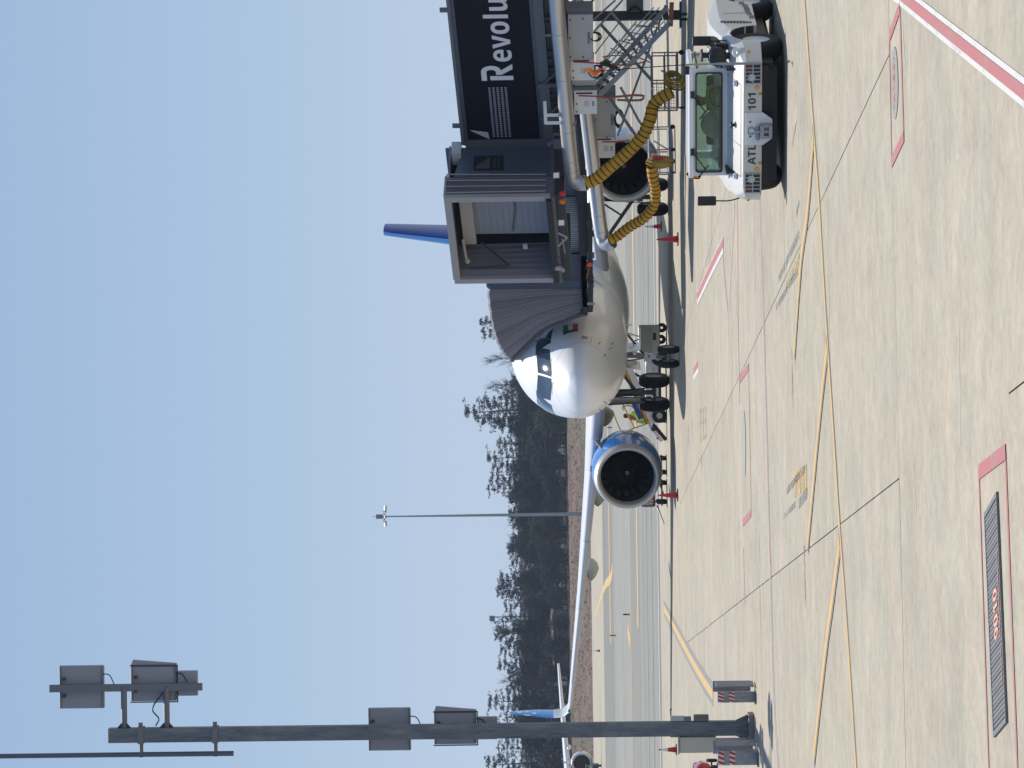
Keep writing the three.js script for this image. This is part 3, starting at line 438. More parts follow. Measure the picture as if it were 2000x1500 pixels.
const lerpW = x => { for (let i = 0; i + 1 < W.length; i++) if (x <= W[i + 1][0]) { const k = (x - W[i][0]) / (W[i + 1][0] - W[i][0]); return W[i].map((a, j) => a + (W[i + 1][j] - a) * k); } return W[W.length - 1]; };
for (const side of [-1, 1]) {
  const wing = part('wing', loftFoil(lerpSecs(W, 4), side), wingM, air);
  const root = [16.85, 19.9, 1.6, 3.95, 0.11, 0.1], c1 = [17.3, 20.2, 1.45, 4.02, 0.1, 0.35], c2 = [17.6, 20.55, 1.3, 4.28, 0.1, 0.9], c3 = [17.72, 20.9, 1.18, 4.65, 0.1, 1.35];
  part('wing_tip', loftFoil(lerpSecs([root, c1, c2, c3], 3), side), wingM, wing);
  part('winglet', loftFoil(lerpSecs([c3, [17.82, 21.45, 1.0, 5.3, 0.1, 1.45], [17.92, 22.1, 0.55, 6.2, 0.09, 1.48], [17.96, 22.35, 0.28, 6.45, 0.09, 1.48]], 3), side), sharkM, wing);
  // slat edges and flap track fairings
  for (const [x0, x1] of [[2.6, 4.75], [6.1, 9.2], [9.25, 12.3], [12.35, 15.9]]) {
    const a = lerpW(x0), b = lerpW(x1);
    part('slat', grid(8, 10, (u, v) => { const s = a.map((q, j) => q + (b[j] - q) * u), ang = (v - 0.5) * 2.5, ch = 0.13 * s[2], th = s[4] * s[2] * 0.40; return V(side * s[0], s[3] + 0.006 + Math.sin(ang) * th + 0.012 * Math.sign(ang), -(s[1] - 0.02 + ch * (1 - Math.cos(ang)))); }), M([0.52, 0.545, 0.58], 0.5, 0.1), wing);
  }
  for (const [x, len, r] of [[4.7, 3.8, 0.26], [8.1, 4.2, 0.26], [11.4, 3.6, 0.21]]) { const s = lerpW(x); part('flap_fairing', lathe([[0.001, 0], [0.35, 0.12], [0.75, 0.32], [1, 0.55], [0.9, 0.75], [0.5, 0.93], [0.001, 1]].map(([a, b]) => [a * r, -b * len]), 16).rotateX(Math.PI / 2).scale(0.8, 1.5, 1).translate(side * x, s[3] - 0.36, -(s[1] + s[2] * 0.45)), M([0.42, 0.43, 0.40], 0.5), wing); }
  part('navigation_light', new THREE.SphereGeometry(0.07, 8, 6).translate(side * 17.2, 4.02, -20.1), M(side > 0 ? [0.4, 0.02, 0.02] : [0.02, 0.35, 0.2], 0.2), wing);
  // tailplane
  const tp = part('tailplane', loftFoil([[0.4, 30.9, 3.6, FC + 1.2, 0.1], [6.2, 34.4, 1.5, FC + 1.75, 0.09]], side), wingM, air);
}
{ // fin: blue with a paler leading edge
  const F = [[0.0, 28.6, 6.0, FC + 1.7], [0.0, 30.4, 5.4, FC + 2.6], [0, 34.6, 2.5, 11.76]];
  const finG = (S, f0, f1) => { const rows = S.map(([x, t, c, y]) => foil.map(([fx, fy]) => V(fy * 0.11 * c, y, -(t + (f0 + fx * (f1 - f0)) * c)))); return grid(foil.length, rows.length - 1, (u, v) => rows[Math.round(v * (rows.length - 1))][Math.round(u * foil.length) % foil.length], true); };
  const fin = part('fin', finG(F, 0.02, 1), MP([0.006, 0.026, 0.24], 0.45, { clearcoat: 0.2 }), air);
  part('leading_edge', grid(8, 10, (u, v) => { const y = FC + 2.4 + v * (11.74 - FC - 2.4), k = (y - FC - 2.6) / (11.76 - FC - 2.6), t = 30.4 + 4.2 * k, c = 5.4 - 2.9 * k, a = (u * 0.52 - 0.5) * Math.PI; return V(Math.sin(a) * 0.075 * c, y, -(t + 0.16 * c * (1 - Math.cos(a)) - 0.03)); }), MP([0.06, 0.24, 0.55], 0.3, { clearcoat: 0.5 }), fin);
}
// engines
const nacTex = canvasTex(1024, 512, (c) => {
  c.fillStyle = '#0a7fd6'; c.fillRect(0, 0, 1024, 512); const r = rng(8);
  for (const cx of [190, 730]) for (let k = 0; k < 12; k++) { const x = cx + (r() - 0.5) * 190, y = 150 + r() * 180, s = 10 + r() * 14; c.fillStyle = ['#c9d8e6', '#a9c3dc', '#dfe7ee', '#b9a6b4'][k % 4]; c.beginPath(); if (k % 3 === 0) { c.arc(x, y, s, 0, 7); } else if (k % 3 === 1) { c.moveTo(x - s, y + s); c.lineTo(x + s, y + s); c.lineTo(x, y - s); } else { c.ellipse(x, y, s * 1.3, s * 0.7, 0.5, 0, 7); } c.fill(); }
});
const nacM = MP([1, 1, 1], 0.28, { map: nacTex, clearcoat: 0.7, clearcoatRoughness: 0.08 });
const bladeM = M([0.007, 0.007, 0.009], 0.5, 0), spiralM = M([0.6, 0.6, 0.6], 0.5);
for (const side of [-1, 1]) {
  const ex = side * 5.72, ey = 1.74, ez = -11.3, place = g => g.rotateX(-Math.PI / 2).translate(ex, ey, ez);  // lathe axis y -> aft
  const eng = part('engine', place(lathe([[1.235, 0.34], [1.27, 0.6], [1.305, 1.1], [1.31, 1.7], [1.27, 2.4], [1.16, 3.1], [1.0, 3.7], [0.97, 3.75]].map(([r, z]) => [r, z]), 64)), nacM, air);
  part('intake_lip', place(lathe([[0.985, 0.42], [0.992, 0.25], [1.01, 0.12], [1.045, 0.04], [1.09, 0], [1.135, 0.03], [1.175, 0.12], [1.21, 0.24], [1.236, 0.35]], 64)), M([0.50, 0.485, 0.465], 0.5, 0.4), eng);
  part('intake_liner', place(lathe([[1.0, 1.25], [0.975, 0.9], [0.97, 0.6], [0.984, 0.41]], 48)), M([0.006, 0.006, 0.008], 0.95), eng);
  part('fan_case', place(lathe([[0, 1.5], [1.02, 1.5], [1.0, 1.2]], 48)), mat.black, eng);
  part('spinner', place(lathe([[0.001, 0.78], [0.06, 0.82], [0.16, 0.95], [0.25, 1.12], [0.3, 1.32]], 24)), mat.black, eng);
  part('spiral_mark', tube(Array.from({ length: 16 }, (_, k) => { const a = k / 15 * 7.5, r = 0.015 + 0.055 * k / 15; return V(ex + Math.cos(a) * r, ey + Math.sin(a) * r, ez - 0.775 - r * 0.75); }), 0.009, 40, 4), spiralM, eng);
  const blade = grid(3, 8, (u, v) => { const r = 0.27 + v * 0.70, tw = 0.5 + v * 0.65, w = (u - 0.5) * (0.2 + 0.12 * Math.sin(v * 2.6)); return V(Math.cos(tw) * w + 0.05 * Math.sin(v * 3), r, -Math.sin(tw) * w * side * 0 - Math.sin(tw) * w); });
  for (let k = 0; k < 18; k++) { const b = blade.clone().rotateZ(k / 18 * Math.PI * 2).translate(ex, ey, ez - 1.2); part('fan_blade', b, bladeM, eng); }
  part('core_cowl', place(lathe([[0.72, 3.6], [0.66, 4.2], [0.5, 4.8], [0.42, 5.1]], 32)), mat.steel, eng);
  part('exhaust_cone', place(lathe([[0.3, 4.9], [0.2, 5.4], [0.001, 5.9]], 20)), mat.steel, eng);
  part('pylon', hexa([V(ex - 0.17, ey + 1.0, ez - 1.7), V(ex + 0.17, ey + 1.0, ez - 1.7), V(ex + 0.2, ey + 0.9, ez - 5.2), V(ex - 0.2, ey + 0.9, ez - 5.2), V(ex - 0.1, ey + 1.36, ez - 1.6), V(ex + 0.1, ey + 1.36, ez - 1.6), V(ex + 0.16, 3.0, ez - 4.0), V(ex - 0.16, 3.0, ez - 4.0)]), M([0.5, 0.5, 0.5], 0.4, 0.4), eng);
  part('nacelle_strake', hexa([V(ex - side * 0.86, ey + 0.95, ez - 0.9), V(ex - side * 0.9, ey + 0.91, ez - 0.9), V(ex - side * 0.88, ey + 0.9, ez - 2.1), V(ex - side * 0.84, ey + 0.94, ez - 2.1), V(ex - side * 1.02, ey + 1.18, ez - 1.7), V(ex - side * 1.04, ey + 1.16, ez - 1.7), V(ex - side * 1.05, ey + 1.17, ez - 2.1), V(ex - side * 1.03, ey + 1.19, ez - 2.1)]), M([0.3, 0.35, 0.42], 0.5), eng);
}
// landing gear
function wheel(parent, r, w, x, z, hubM = mat.galv) {
  const t = part('wheel', lathe([[r * 0.55, -w / 2 + 0.03], [r * 0.8, -w / 2], [r * 0.93, -w * 0.42], [r, -w * 0.25], [r, w * 0.25], [r * 0.93, w * 0.42], [r * 0.8, w / 2], [r * 0.55, w / 2 - 0.03]], 32).rotateZ(Math.PI / 2).translate(x, r, z), mat.rubber, parent);
  part('hub', [lathe([[0, -w * 0.3], [r * 0.25, -w * 0.38], [r * 0.3, -w * 0.3], [r * 0.52, -w * 0.34], [r * 0.58, -w * 0.45]], 24).rotateZ(Math.PI / 2).translate(x, r, z), lathe([[0, w * 0.3], [r * 0.25, w * 0.38], [r * 0.3, w * 0.3], [r * 0.52, w * 0.34], [r * 0.58, w * 0.45]], 24).rotateZ(Math.PI / 2).translate(x, r, z)], hubM, t);
  return t;
}
{
  const z = -5.07, ng = part('nose_gear', [bar(V(0, 1.9, z - 0.35), V(0, 0.75, z), 0.085, 0.08, 14), bar(V(0, 0.75, z), V(0, 0.4, z), 0.06, 0.06, 12), bar(V(-0.32, 0.38, z), V(0.32, 0.38, z), 0.07, 0.07, 10), bar(V(0, 1.0, z), V(0, 1.85, z - 1.1), 0.045, 0.045, 8), bar(V(-0.2, 1.85, z - 0.3), V(-0.03, 1.1, z), 0.03, 0.03, 6), bar(V(0.2, 1.85, z - 0.3), V(0.03, 1.1, z), 0.03, 0.03, 6), box(0.3, 0.14, 0.2, 0, 1.15, z), box(0.16, 0.25, 0.16, 0, 0.9, z)], M([0.45, 0.46, 0.47], 0.4, 0.4), air);
  wheel(ng, 0.38, 0.22, -0.25, z); wheel(ng, 0.38, 0.22, 0.25, z);
  for (const s of [-1, 1]) { part('landing_light', [lathe([[0, 0], [0.07, 0.01], [0.085, 0.05], [0.05, 0.12]], 16).rotateX(-Math.PI / 2).translate(s * 0.17, 1.55, z + 0.18)], mat.lampGlass, ng); part('gear_door', hexa([V(s * 0.33, 1.35, z + 0.5), V(s * 0.36, 1.35, z + 0.5), V(s * 0.36, 1.35, z - 0.9), V(s * 0.33, 1.35, z - 0.9), V(s * 0.26, 1.9, z + 0.6), V(s * 0.29, 1.9, z + 0.6), V(s * 0.29, 1.9, z - 1), V(s * 0.26, 1.9, z - 1)]), mat.white, ng); }
  part('torque_link', [bar(V(0, 0.8, z + 0.1), V(0, 0.62, z + 0.3), 0.03, 0.03, 6), bar(V(0, 0.62, z + 0.3), V(0, 0.42, z + 0.1), 0.03, 0.03, 6)], mat.steel, ng);
  part('drag_strut', [bar(V(0.05, 1.2, z), V(0.55, 1.75, z - 1.2), 0.04, 0.04, 8)], mat.dark, ng);
  for (const s of [-1, 1]) {
    const x = s * 3.795, zz = -17.71;
    const mg = part('main_gear', [bar(V(x, 2.75, zz), V(x, 1.0, zz), 0.15, 0.14, 14), bar(V(x, 1.0, zz), V(x, 0.58, zz), 0.09, 0.09, 12), bar(V(x - 0.55, 0.58, zz), V(x + 0.55, 0.58, zz), 0.09, 0.09, 10), bar(V(x, 1.25, zz), V(x - s * 1.5, 2.3, zz), 0.07, 0.07, 8), bar(V(x - s * 0.7, 1.75, zz), V(x - s * 0.2, 2.5, zz), 0.04, 0.04, 6), box(0.3, 0.2, 0.3, x, 1.05, zz)], mat.steel, air);
    wheel(mg, 0.585, 0.43, x - 0.465, zz); wheel(mg, 0.585, 0.43, x + 0.465, zz);
    part('gear_door', hexa([V(x + s * 0.28, 0.95, zz + 0.45), V(x + s * 0.34, 0.95, zz + 0.45), V(x + s * 0.34, 0.95, zz - 0.45), V(x + s * 0.28, 0.95, zz - 0.45), V(x + s * 0.3, 2.75, zz + 0.75), V(x + s * 0.36, 2.75, zz + 0.75), V(x + s * 0.36, 2.75, zz - 0.75), V(x + s * 0.3, 2.75, zz - 0.75)]), M([0.2, 0.21, 0.22], 0.5), mg);
    part('brake_line', [tube([V(x + 0.1, 2.4, zz + 0.16), V(x + 0.14, 1.6, zz + 0.2), V(x + 0.2, 1.0, zz + 0.22), V(x + 0.2, 0.7, zz + 0.1)], 0.02, 12, 5), tube([V(x - 0.1, 2.4, zz + 0.16), V(x - 0.15, 1.5, zz + 0.22), V(x - 0.2, 0.75, zz + 0.12)], 0.02, 12, 5)], mat.black, mg);
  }
}
// ------------------------------------------------------------------ boarding bridge in front: tunnel with navy advertising panel, open cab at its end
const bridgeBlue = M([0.072, 0.096, 0.145], 0.5, 0.15), bridgeGrey = M([0.12, 0.135, 0.16], 0.55, 0.2), bridgeDark = M([0.035, 0.04, 0.05], 0.6), hoodM = M([0.14, 0.145, 0.18], 0.75), hoodPale = M([0.34, 0.33, 0.35], 0.7), navyM = M([0.006, 0.010, 0.028], 0.45);
const TL = V(7.70, 4.53, -112), TE = V(0.62, 0, 0.7846), TN = V(-0.7846, 0, 0.62), TSL = 0.04;
const T = (s, y, n) => TL.clone().addScaledVector(TE, s).addScaledVector(TN, n).add(V(0, y + TSL * s, 0));
const frameBox = F => (s0, s1, y0, y1, n0, n1) => hexa([F(s0, y0, n1), F(s1, y0, n1), F(s1, y0, n0), F(s0, y0, n0), F(s0, y1, n1), F(s1, y1, n1), F(s1, y1, n0), F(s0, y1, n0)]);
const tb = frameBox(T);
// cab: s from the right edge of the opening to the left, n outwards
const CR = V(5.80, 4.33, -110), CE = V(-0.787, -0.065, -0.617), CN = V(-0.617, 0, 0.787);
const C = (s, y, n) => CR.clone().addScaledVector(CE, s).addScaledVector(CN, n).add(V(0, y, 0));
const cb = frameBox((s, y, n) => C(s, y, n));
const br1 = site('boarding_bridge', 'navy boarding bridge with white lettering and an open empty cab', 'boarding bridge', V(13.2, 0, -104.5));
{
  // tunnel
  part('tunnel', [tb(0.05, 14, 0, 2.52, -2.9, 0)], bridgeBlue, br1);
  part('roof_edge', [tb(-0.05, 14, 2.52, 2.62, -3.0, 0.1)], bridgeGrey, br1);
  part('floor_beam', [tb(0, 14, -0.30, 0, -2.9, 0.05)], bridgeGrey, br1);
  part('floor_beam', [tb(0, 14, -0.5, -0.32, -0.3, -0.05), tb(0, 14, -0.5, -0.32, -2.8, -2.5)], bridgeDark, br1);
  for (let k = 0; k < 9; k++) part('cross_beam', tb(0.4 + k * 1.6, 0.55 + k * 1.6, -0.42, -0.31, -2.8, 0.0), bridgeDark, br1);
  for (const s of [0.7, 5.9, 9]) part('roof_lug', tb(s, s + 0.12, 2.62, 2.85, -0.05, 0.05), bridgeGrey, br1);
  // printed panel
  const PW = 10.4, PH = 2.28, s0 = 0.12;
  const ad = canvasTex(2048, 449, (c, w, h) => {
    const k = w / PW; c.fillStyle = '#080c1c'; c.fillRect(0, 0, w, h);
    const X = s => s * k;
    c.fillStyle = '#d3d5dd';
    c.save(); c.font = 'bold 100px sans-serif'; c.translate(X(3.5), h * 0.705); c.scale(2.15, 2.0); c.fillText('evolut', 0, 0); c.restore();
    // capital R with its cut stem
    c.save(); c.translate(X(2.72), h * 0.705); const u = k; c.beginPath(); c.rect(0, -0.72 * u, 0.19 * u, 0.72 * u); c.fill();
    c.beginPath(); c.moveTo(-0.02 * u, -0.99 * u); c.lineTo(0.36 * u, -0.99 * u); c.bezierCurveTo(0.72 * u, -0.99 * u, 0.74 * u, -0.40 * u, 0.44 * u, -0.37 * u); c.lineTo(0.72 * u, 0); c.lineTo(0.49 * u, 0); c.lineTo(0.24 * u, -0.36 * u); c.lineTo(0.24 * u, -0.53 * u); c.lineTo(0.36 * u, -0.53 * u); c.bezierCurveTo(0.50 * u, -0.54 * u, 0.50 * u, -0.81 * u, 0.36 * u, -0.82 * u); c.lineTo(-0.02 * u, -0.82 * u); c.closePath(); c.fill(); c.restore();
    c.font = 'bold 21px sans-serif'; c.fillStyle = '#aeb3c2'; for (let r = 0; r < 5; r++) for (let i = 0; i < 27; i++) c.fillText('R', X(0.10 + i * 0.086), h * 0.38 + r * 25);
  });
  part('advert_panel', quad(T(s0, 0.12, 0.02), T(s0 + PW, 0.12, 0.02), T(s0 + PW, 0.12 + PH, 0.02), T(s0, 0.12 + PH, 0.02)), MP([1, 1, 1], 0.6, { map: ad, specularIntensity: 0.35 }), br1);
  part('peeled_corner', [quad(T(s0 + 0.02, 1.72, 0.03), T(s0 + 0.42, 1.74, 0.10), T(s0 + 0.46, 2.3, 0.03), T(s0 + 0.44, 2.31, 0.03))], M([0.55, 0.53, 0.53], 0.6), br1);
  part('corner_post', [tb(-0.12, 0.06, -0.1, 2.56, -0.1, 0.06), tb(-0.32, -0.2, -0.1, 2.5, -0.1, 0.05)], bridgeGrey, br1);
  // cab shell
  const CW = 3.23, CH = 3.3;
  part('cab_wall', [hexa([C(-0.02, -0.05, -1.15), C(0.1, -0.05, -1.15), C(0.1, -0.05, -2.75), C(-0.02, -0.05, -2.75), C(-0.02, 3.05, -1.15), C(0.1, 3.05, -1.15), C(0.1, 2.75, -2.75), C(-0.02, 2.75, -2.75)])], bridgeBlue, br1);
  part('cab_window', [cb(-0.05, -0.02, 1.55, 2.35, -2.2, -1.55)], MP([0.02, 0.03, 0.04], 0.1, { clearcoat: 1 }), br1);
  part('window_gasket', [cb(-0.045, -0.02, 1.48, 1.55, -2.27, -1.48), cb(-0.045, -0.02, 2.35, 2.42, -2.27, -1.48), cb(-0.045, -0.02, 1.55, 2.35, -2.27, -2.2), cb(-0.045, -0.02, 1.55, 2.35, -1.55, -1.48)], mat.black, br1);
  part('cab_ceiling', [cb(0, CW, CH - 0.14, CH - 0.08, -2.9, -0.15)], hoodM, br1);
  part('cab_back', [cb(0.1, CW, 0, CH + 0.05, -2.95, -2.85)], bridgeBlue, br1);
  part('cab_floor', [cb(-0.05, CW + 0.02, -0.12, 0, -2.9, 0.1)], bridgeGrey, br1);
  part('bumper', [cb(0.02, CW - 0.05, -0.02, 0.16, 0.02, 0.2)], mat.black, br1);
  part('left_wall', [cb(CW - 0.06, CW, 0, CH + 0.02, -2.9, -0.15)], bridgeBlue, br1);
  // folding hood: border frame, bellows at both sides, corrugated roof
  part('hood_border', [cb(-0.07, 0.11, 0.02, CH + 0.02, -0.12, 0.06), cb(CW - 0.14, CW + 0.03, 0.0, CH + 0.0, -0.12, 0.06), cb(0.11, CW - 0.14, CH - 0.19, CH + 0.02, -0.12, 0.06)], hoodPale, br1);
  for (let k = 0; k < 6; k++) { const n1 = -0.14 - k * 0.16, top = CH - 0.03 - k * 0.02; part('bellows_fold', [hexa([C(-0.06, 0.02, n1 - 0.02), C(0.06, 0.02, n1 - 0.02), C(0.06, 0.02, n1 - 0.06), C(-0.06, 0.02, n1 - 0.06), C(-0.10, top, n1), C(0.04, top, n1), C(0.04, top, n1 - 0.13), C(-0.04, top, n1 - 0.15)])], hoodM, br1); }
  for (let k = 0; k < 4; k++) part('hood_rib', beam(C(-0.1, 0.15, -0.2 - k * 0.3), C(-0.12, CH - 0.05, -0.16 - k * 0.33), 0.03, 0.03), hoodPale, br1);
  for (let k = 0; k < 6; k++) { const n1 = -0.1 - k * 0.22; part('inner_bellows', [hexa([C(CW - 0.12 - k * 0.07, 0.1, n1), C(CW - 0.02, 0.1, n1), C(CW - 0.02, 0.1, n1 - 0.2), C(CW - 0.24 - k * 0.05, 0.1, n1 - 0.2), C(CW - 0.14 - k * 0.03, CH - 0.1, n1), C(CW - 0.02, CH - 0.1, n1), C(CW - 0.02, CH - 0.1, n1 - 0.2), C(CW - 0.3 - k * 0.03, CH - 0.1, n1 - 0.2)])], k % 2 ? hoodM : M([0.15, 0.15, 0.185], 0.8), br1); }
  for (let k = 0; k < 7; k++) part('roof_rib', cb(-0.05, CW + 0.02, CH - 0.02 - k * 0.004, CH + 0.05 - k * 0.004, -0.2 - k * 0.16, -0.13 - k * 0.16), hoodPale, br1);
  part('hood_roof', [cb(0, CW, CH - 0.06, CH - 0.02, -1.3, -0.1)], hoodM, br1);
  part('swing_arm', [beam(C(CW - 0.35, CH - 0.5, -0.25), C(CW - 0.42, CH - 1.75, -0.3), 0.07, 0.06), beam(C(CW - 0.42, CH - 1.75, -0.3), C(CW - 0.9, CH - 0.9, -0.9), 0.06, 0.05)], mat.black, br1);
  part('tension_tube', [bar(C(2.0, CH - 0.36, -0.6), C(2.62, CH - 0.42, -0.35), 0.05), new THREE.SphereGeometry(0.09, 10, 8).translate(...C(2.66, CH - 0.45, -0.34).toArray())], M([0.4, 0.38, 0.34], 0.6), br1);
  // roller shutter across the inside
  const SW = 2.25, sh = part('roller_shutter', [cb(0.12, SW, 0.0, 2.62, -1.3, -1.26)], M([0.30, 0.32, 0.37], 0.55, 0.1), br1);
  const slatM = [M([0.34, 0.36, 0.42], 0.5, 0.1), M([0.31, 0.33, 0.39], 0.5, 0.1), M([0.36, 0.38, 0.43], 0.5, 0.1)];
  for (let k = 0; k < 38; k++) { const y = 0.02 + k * 0.0685; part('slat', hexa([C(0.12, y, -1.22), C(SW, y, -1.22), C(SW, y, -1.26), C(0.12, y, -1.26), C(0.12, y + 0.06, -1.235), C(SW, y + 0.06, -1.235), C(SW, y + 0.06, -1.26), C(0.12, y + 0.06, -1.26)]), slatM[(k * 5) % 3], sh); }
  part('shutter_housing', [cb(0.14, SW + 0.2, 2.55, 2.95, -1.35, -0.95)], M([0.42, 0.40, 0.39], 0.6), br1);
  part('pull_strap', tube([C(0.2, 1.45, -1.18), C(0.7, 1.28, -1.17), C(1.2, 1.22, -1.17), C(1.7, 1.3, -1.18), C(2.1, 1.36, -1.19)], 0.028, 20, 6), M([0.18, 0.17, 0.18], 0.8), br1);
  part('control_box', [cb(2.62, 2.78, 0.95, 1.1, -1.2, -1.1)], mat.boxWhite, br1);
  // below the cab floor: lamps, beacon, brackets, hoses
  part('under_frame', [cb(0.0, CW, -0.42, -0.12, -0.5, -0.1), cb(0.1, 0.4, -0.42, -0.12, -2.8, -0.5), cb(2.6, 2.9, -0.42, -0.12, -2.8, -0.5)], bridgeDark, br1);
  for (const [ix, iy, a] of [[1086, 342, 0.25], [1096, 435, 0.1]]) { const p = at(ix, iy, 109.6), l = part('work_lamp', [box(0.2, 0.22, 0.12, p.x, p.y, p.z - 0.05, -a, 0.25)], bridgeGrey, br1); part('lamp_glass', box(0.16, 0.17, 0.02, p.x - a * 0.02, p.y - 0.005, p.z + 0.025, -a, 0.25), mat.lampGlass, l); }
  { const p = at(1098, 378, 109.7), q = at(1098, 394, 109.7); part('beacon', [new THREE.SphereGeometry(0.085, 14, 10).scale(1, 1.2, 1).translate(p.x, p.y, p.z)], MP([0.65, 0.01, 0.03], 0.2), br1); part('beacon', [new THREE.SphereGeometry(0.085, 14, 10).scale(1, 1.2, 1).translate(q.x, q.y, q.z)], MP([0.85, 0.12, 0.01], 0.2), br1); }
  part('sensor_bracket', [bar(at(1090, 455, 110), at(1108, 464, 110), 0.03), bar(at(1108, 464, 110), at(1090, 481, 110.2), 0.03), bar(at(1098, 466, 110), at(1104, 495, 110.2), 0.015)], hoodPale, br1);
  part('pivot_knob', [bar(at(1085, 522, 111.5), at(1098, 525, 111.5), 0.1, 0.07, 12), box(0.12, 0.1, 0.12, ...at(1100, 528, 111.5).toArray())], hoodPale, br1);
  part('whip_wire', [tube([at(1090, 500, 111), at(1105, 510, 111), at(1112, 505, 111)], 0.012, 10, 4)], mat.black, br1);
  part('roof_box', [cb(-0.2, 0.25, 2.82, 3.12, -2.85, -2.2)], M([0.42, 0.44, 0.46], 0.5), br1);
  part('wheel_cover', [cb(-0.03, 0.02, -0.55, -0.05, -2.6, -1.2)], bridgeDark, br1);
  for (let k = 0; k < 14; k++) part('cable_bracket', tb(0.3 + k * 0.75, 0.36 + k * 0.75, -0.75, -0.3, -0.02, 0.06), k % 3 ? bridgeDark : mat.galv, br1);
  part('cable_run', [bar(T(0, -0.55, 0.02), T(13, -0.55, 0.02), 0.035), bar(T(0, -0.66, 0.04), T(13, -0.66, 0.04), 0.028), bar(T(0, -0.48, -0.3), T(13, -0.48, -0.3), 0.05)], mat.black, br1);
  part('under_pan', [tb(0, 14, -0.95, -0.5, -2.4, -0.6)], bridgeDark, br1);
  for (const [s, w] of [[2.6, 0.14], [1.1, 0.12]]) part('hanger', [tb(s, s + w, -0.75, 0.05, 0.06, 0.14), beam(T(s + 0.1, -0.1, 0.1), T(s + 0.8, -0.7, 0.1), 0.05, 0.05)], bridgeGrey, br1);
  // air duct slung under the tunnel
  const duct = [at(1080, -120, 104.6), at(1086.5, 0, 106), at(1100, 150, 108.4), at(1113, 300, 110.3), at(1117, 340, 110.8)], ductM = M([0.60, 0.58, 0.55], 0.34, 0.7);
  part('air_duct', tube(duct, 0.235, 40, 24), ductM, br1);
  part('duct_seam', [0.2, 0.35, 0.5, 0.66, 0.8, 0.93].map(k => { const cv = new THREE.CatmullRomCurve3(duct), p = cv.getPoint(k), d = cv.getTangent(k); return bar(p.clone().addScaledVector(d, -0.012), p.clone().addScaledVector(d, 0.012), 0.243, 0.243, 24); }), M([0.5, 0.49, 0.47], 0.4, 0.6), br1);
  part('duct_elbow', tube([duct[4], at(1122, 352, 110.9), at(1133, 358, 110.9), at(1146, 357, 110.85)], 0.235, 24, 24), M([0.52, 0.52, 0.52], 0.4, 0.6), br1);
  { const cv = new THREE.CatmullRomCurve3(duct), p = at(1110, 238, 109.6), d = cv.getTangent(0.75); part('duct_strap', [bar(p.clone().addScaledVector(d, -0.05), p.clone().addScaledVector(d, 0.05), 0.25, 0.25, 20)], mat.galv, br1); }
  part('duct_bracket', [box(0.10, 0.5, 0.06, ...at(1080, 240, 109.4).toArray()), box(0.10, 0.42, 0.06, ...at(1078, 225, 109.4).toArray()), beam(at(1064, 198, 109.4), at(1066, 242, 109.4), 0.08, 0.1)], mat.boxWhite, br1);
}
// grey and white converter cabinets hanging under the tunnels
function cabinet(parent, ix0, iy0, ix1, iy1, d, white, txt, y) {      // corners as seen; turned with the tunnel
  const a = at(ix0, iy1, d), b = at(ix1, iy0, d), h = a.y - b.y, wv = b.x - a.x, w = wv / 0.72, c = a.clone().add(b).multiplyScalar(0.5), dp = white ? 0.22 : 0.5, turn = -0.62;
  const L = (g) => g.rotateY(turn).translate(c.x, c.y, c.z);
  const o = part(white ? 'switch_cabinet' : 'converter_cabinet', L(rbox(w, h, dp, 0.02, 0, 0, -dp / 2)), white ? mat.boxWhite : mat.boxGrey, parent);
  part('lid', L(box(w * 0.995, h * 0.97, 0.02, 0, 0, 0.012)), white ? mat.boxWhite : mat.boxGrey, o);
  for (const [sx, sy] of white ? [[-0.38, 0.38], [-0.05, 0.38]] : [[-0.42, 0.42], [0.4, 0.4], [-0.42, -0.1], [0.42, -0.1], [0, 0.42]]) part('latch', L(box(0.05, 0.04, 0.02, sx * w, sy * h, 0.03)), mat.black, o);
  if (white) { part('notice', L(box(0.2, 0.16, 0.006, -0.05 * w, -0.05 * h, 0.025)), M([0.55, 0.52, 0.45], 0.6), o); part('slot', L(box(0.05, 0.7 * h, 0.02, 0.4 * w, 0.05 * h, 0.025)), mat.dark, o); }
  part('lettering', L(text3(txt, white ? 0.07 : 0.085, 0.004).translate(white ? -0.05 * w : 0, -0.33 * h, 0.024)), mat.dark, o);
  part('side_trim', L(box(0.12 * w, h * 1.01, dp * 0.9, 0.5 * w + 0.06 * w, 0, -dp * 0.55)), bridgeGrey, o);
  part('hanger', L(box(0.8 * w, 0.5, 0.05, 0, h / 2 + 0.22, -dp * 0.8)), bridgeDark, o);
  return o;
}
cabinet(br1, 1110, 36, 1158, 110, 107.9, false, 'POWER'); cabinet(br1, 1114, 117, 1160, 153, 108.6, true, 'AXA'); cabinet(br1, 1117, 152, 1164, 180, 109.2, false, ' '); cabinet(br1, 1121, 180, 1166, 219, 109.4, true, 'AXA');
for (const [ix, iy, d, r] of [[1160, 72, 108, 0.13], [1161, 140, 108.6, 0.2]]) for (let k = 0; k < 3; k++) { const p = at(ix, iy, d); part('cable_coil', new THREE.TorusGeometry(r + k * 0.02, 0.018, 5, 20).rotateY(0.3 + k * 0.1).translate(p.x, p.y - 0.02 * k - 0.02, p.z + k * 0.03), mat.black, br1); }
for (const [x0, x1, iy, d] of [[1121, 1172, 121, 108.3], [1130, 1190, 187, 109.1]]) part('power_cable', [tube([at(x0, iy, d), at((x0 + x1) / 2, iy + 1, d), at(x1, iy + 3, d)], 0.025, 8, 6)], mat.red, br1);
part('plug_handle', [tube([at(1172, 124, 108.3), at(1186, 126, 108.3), at(1202, 134, 108.3)], 0.07, 10, 8), tube([at(1180, 118, 108.2), at(1192, 124, 108.2)], 0.05, 6, 6)], mat.black, br1);
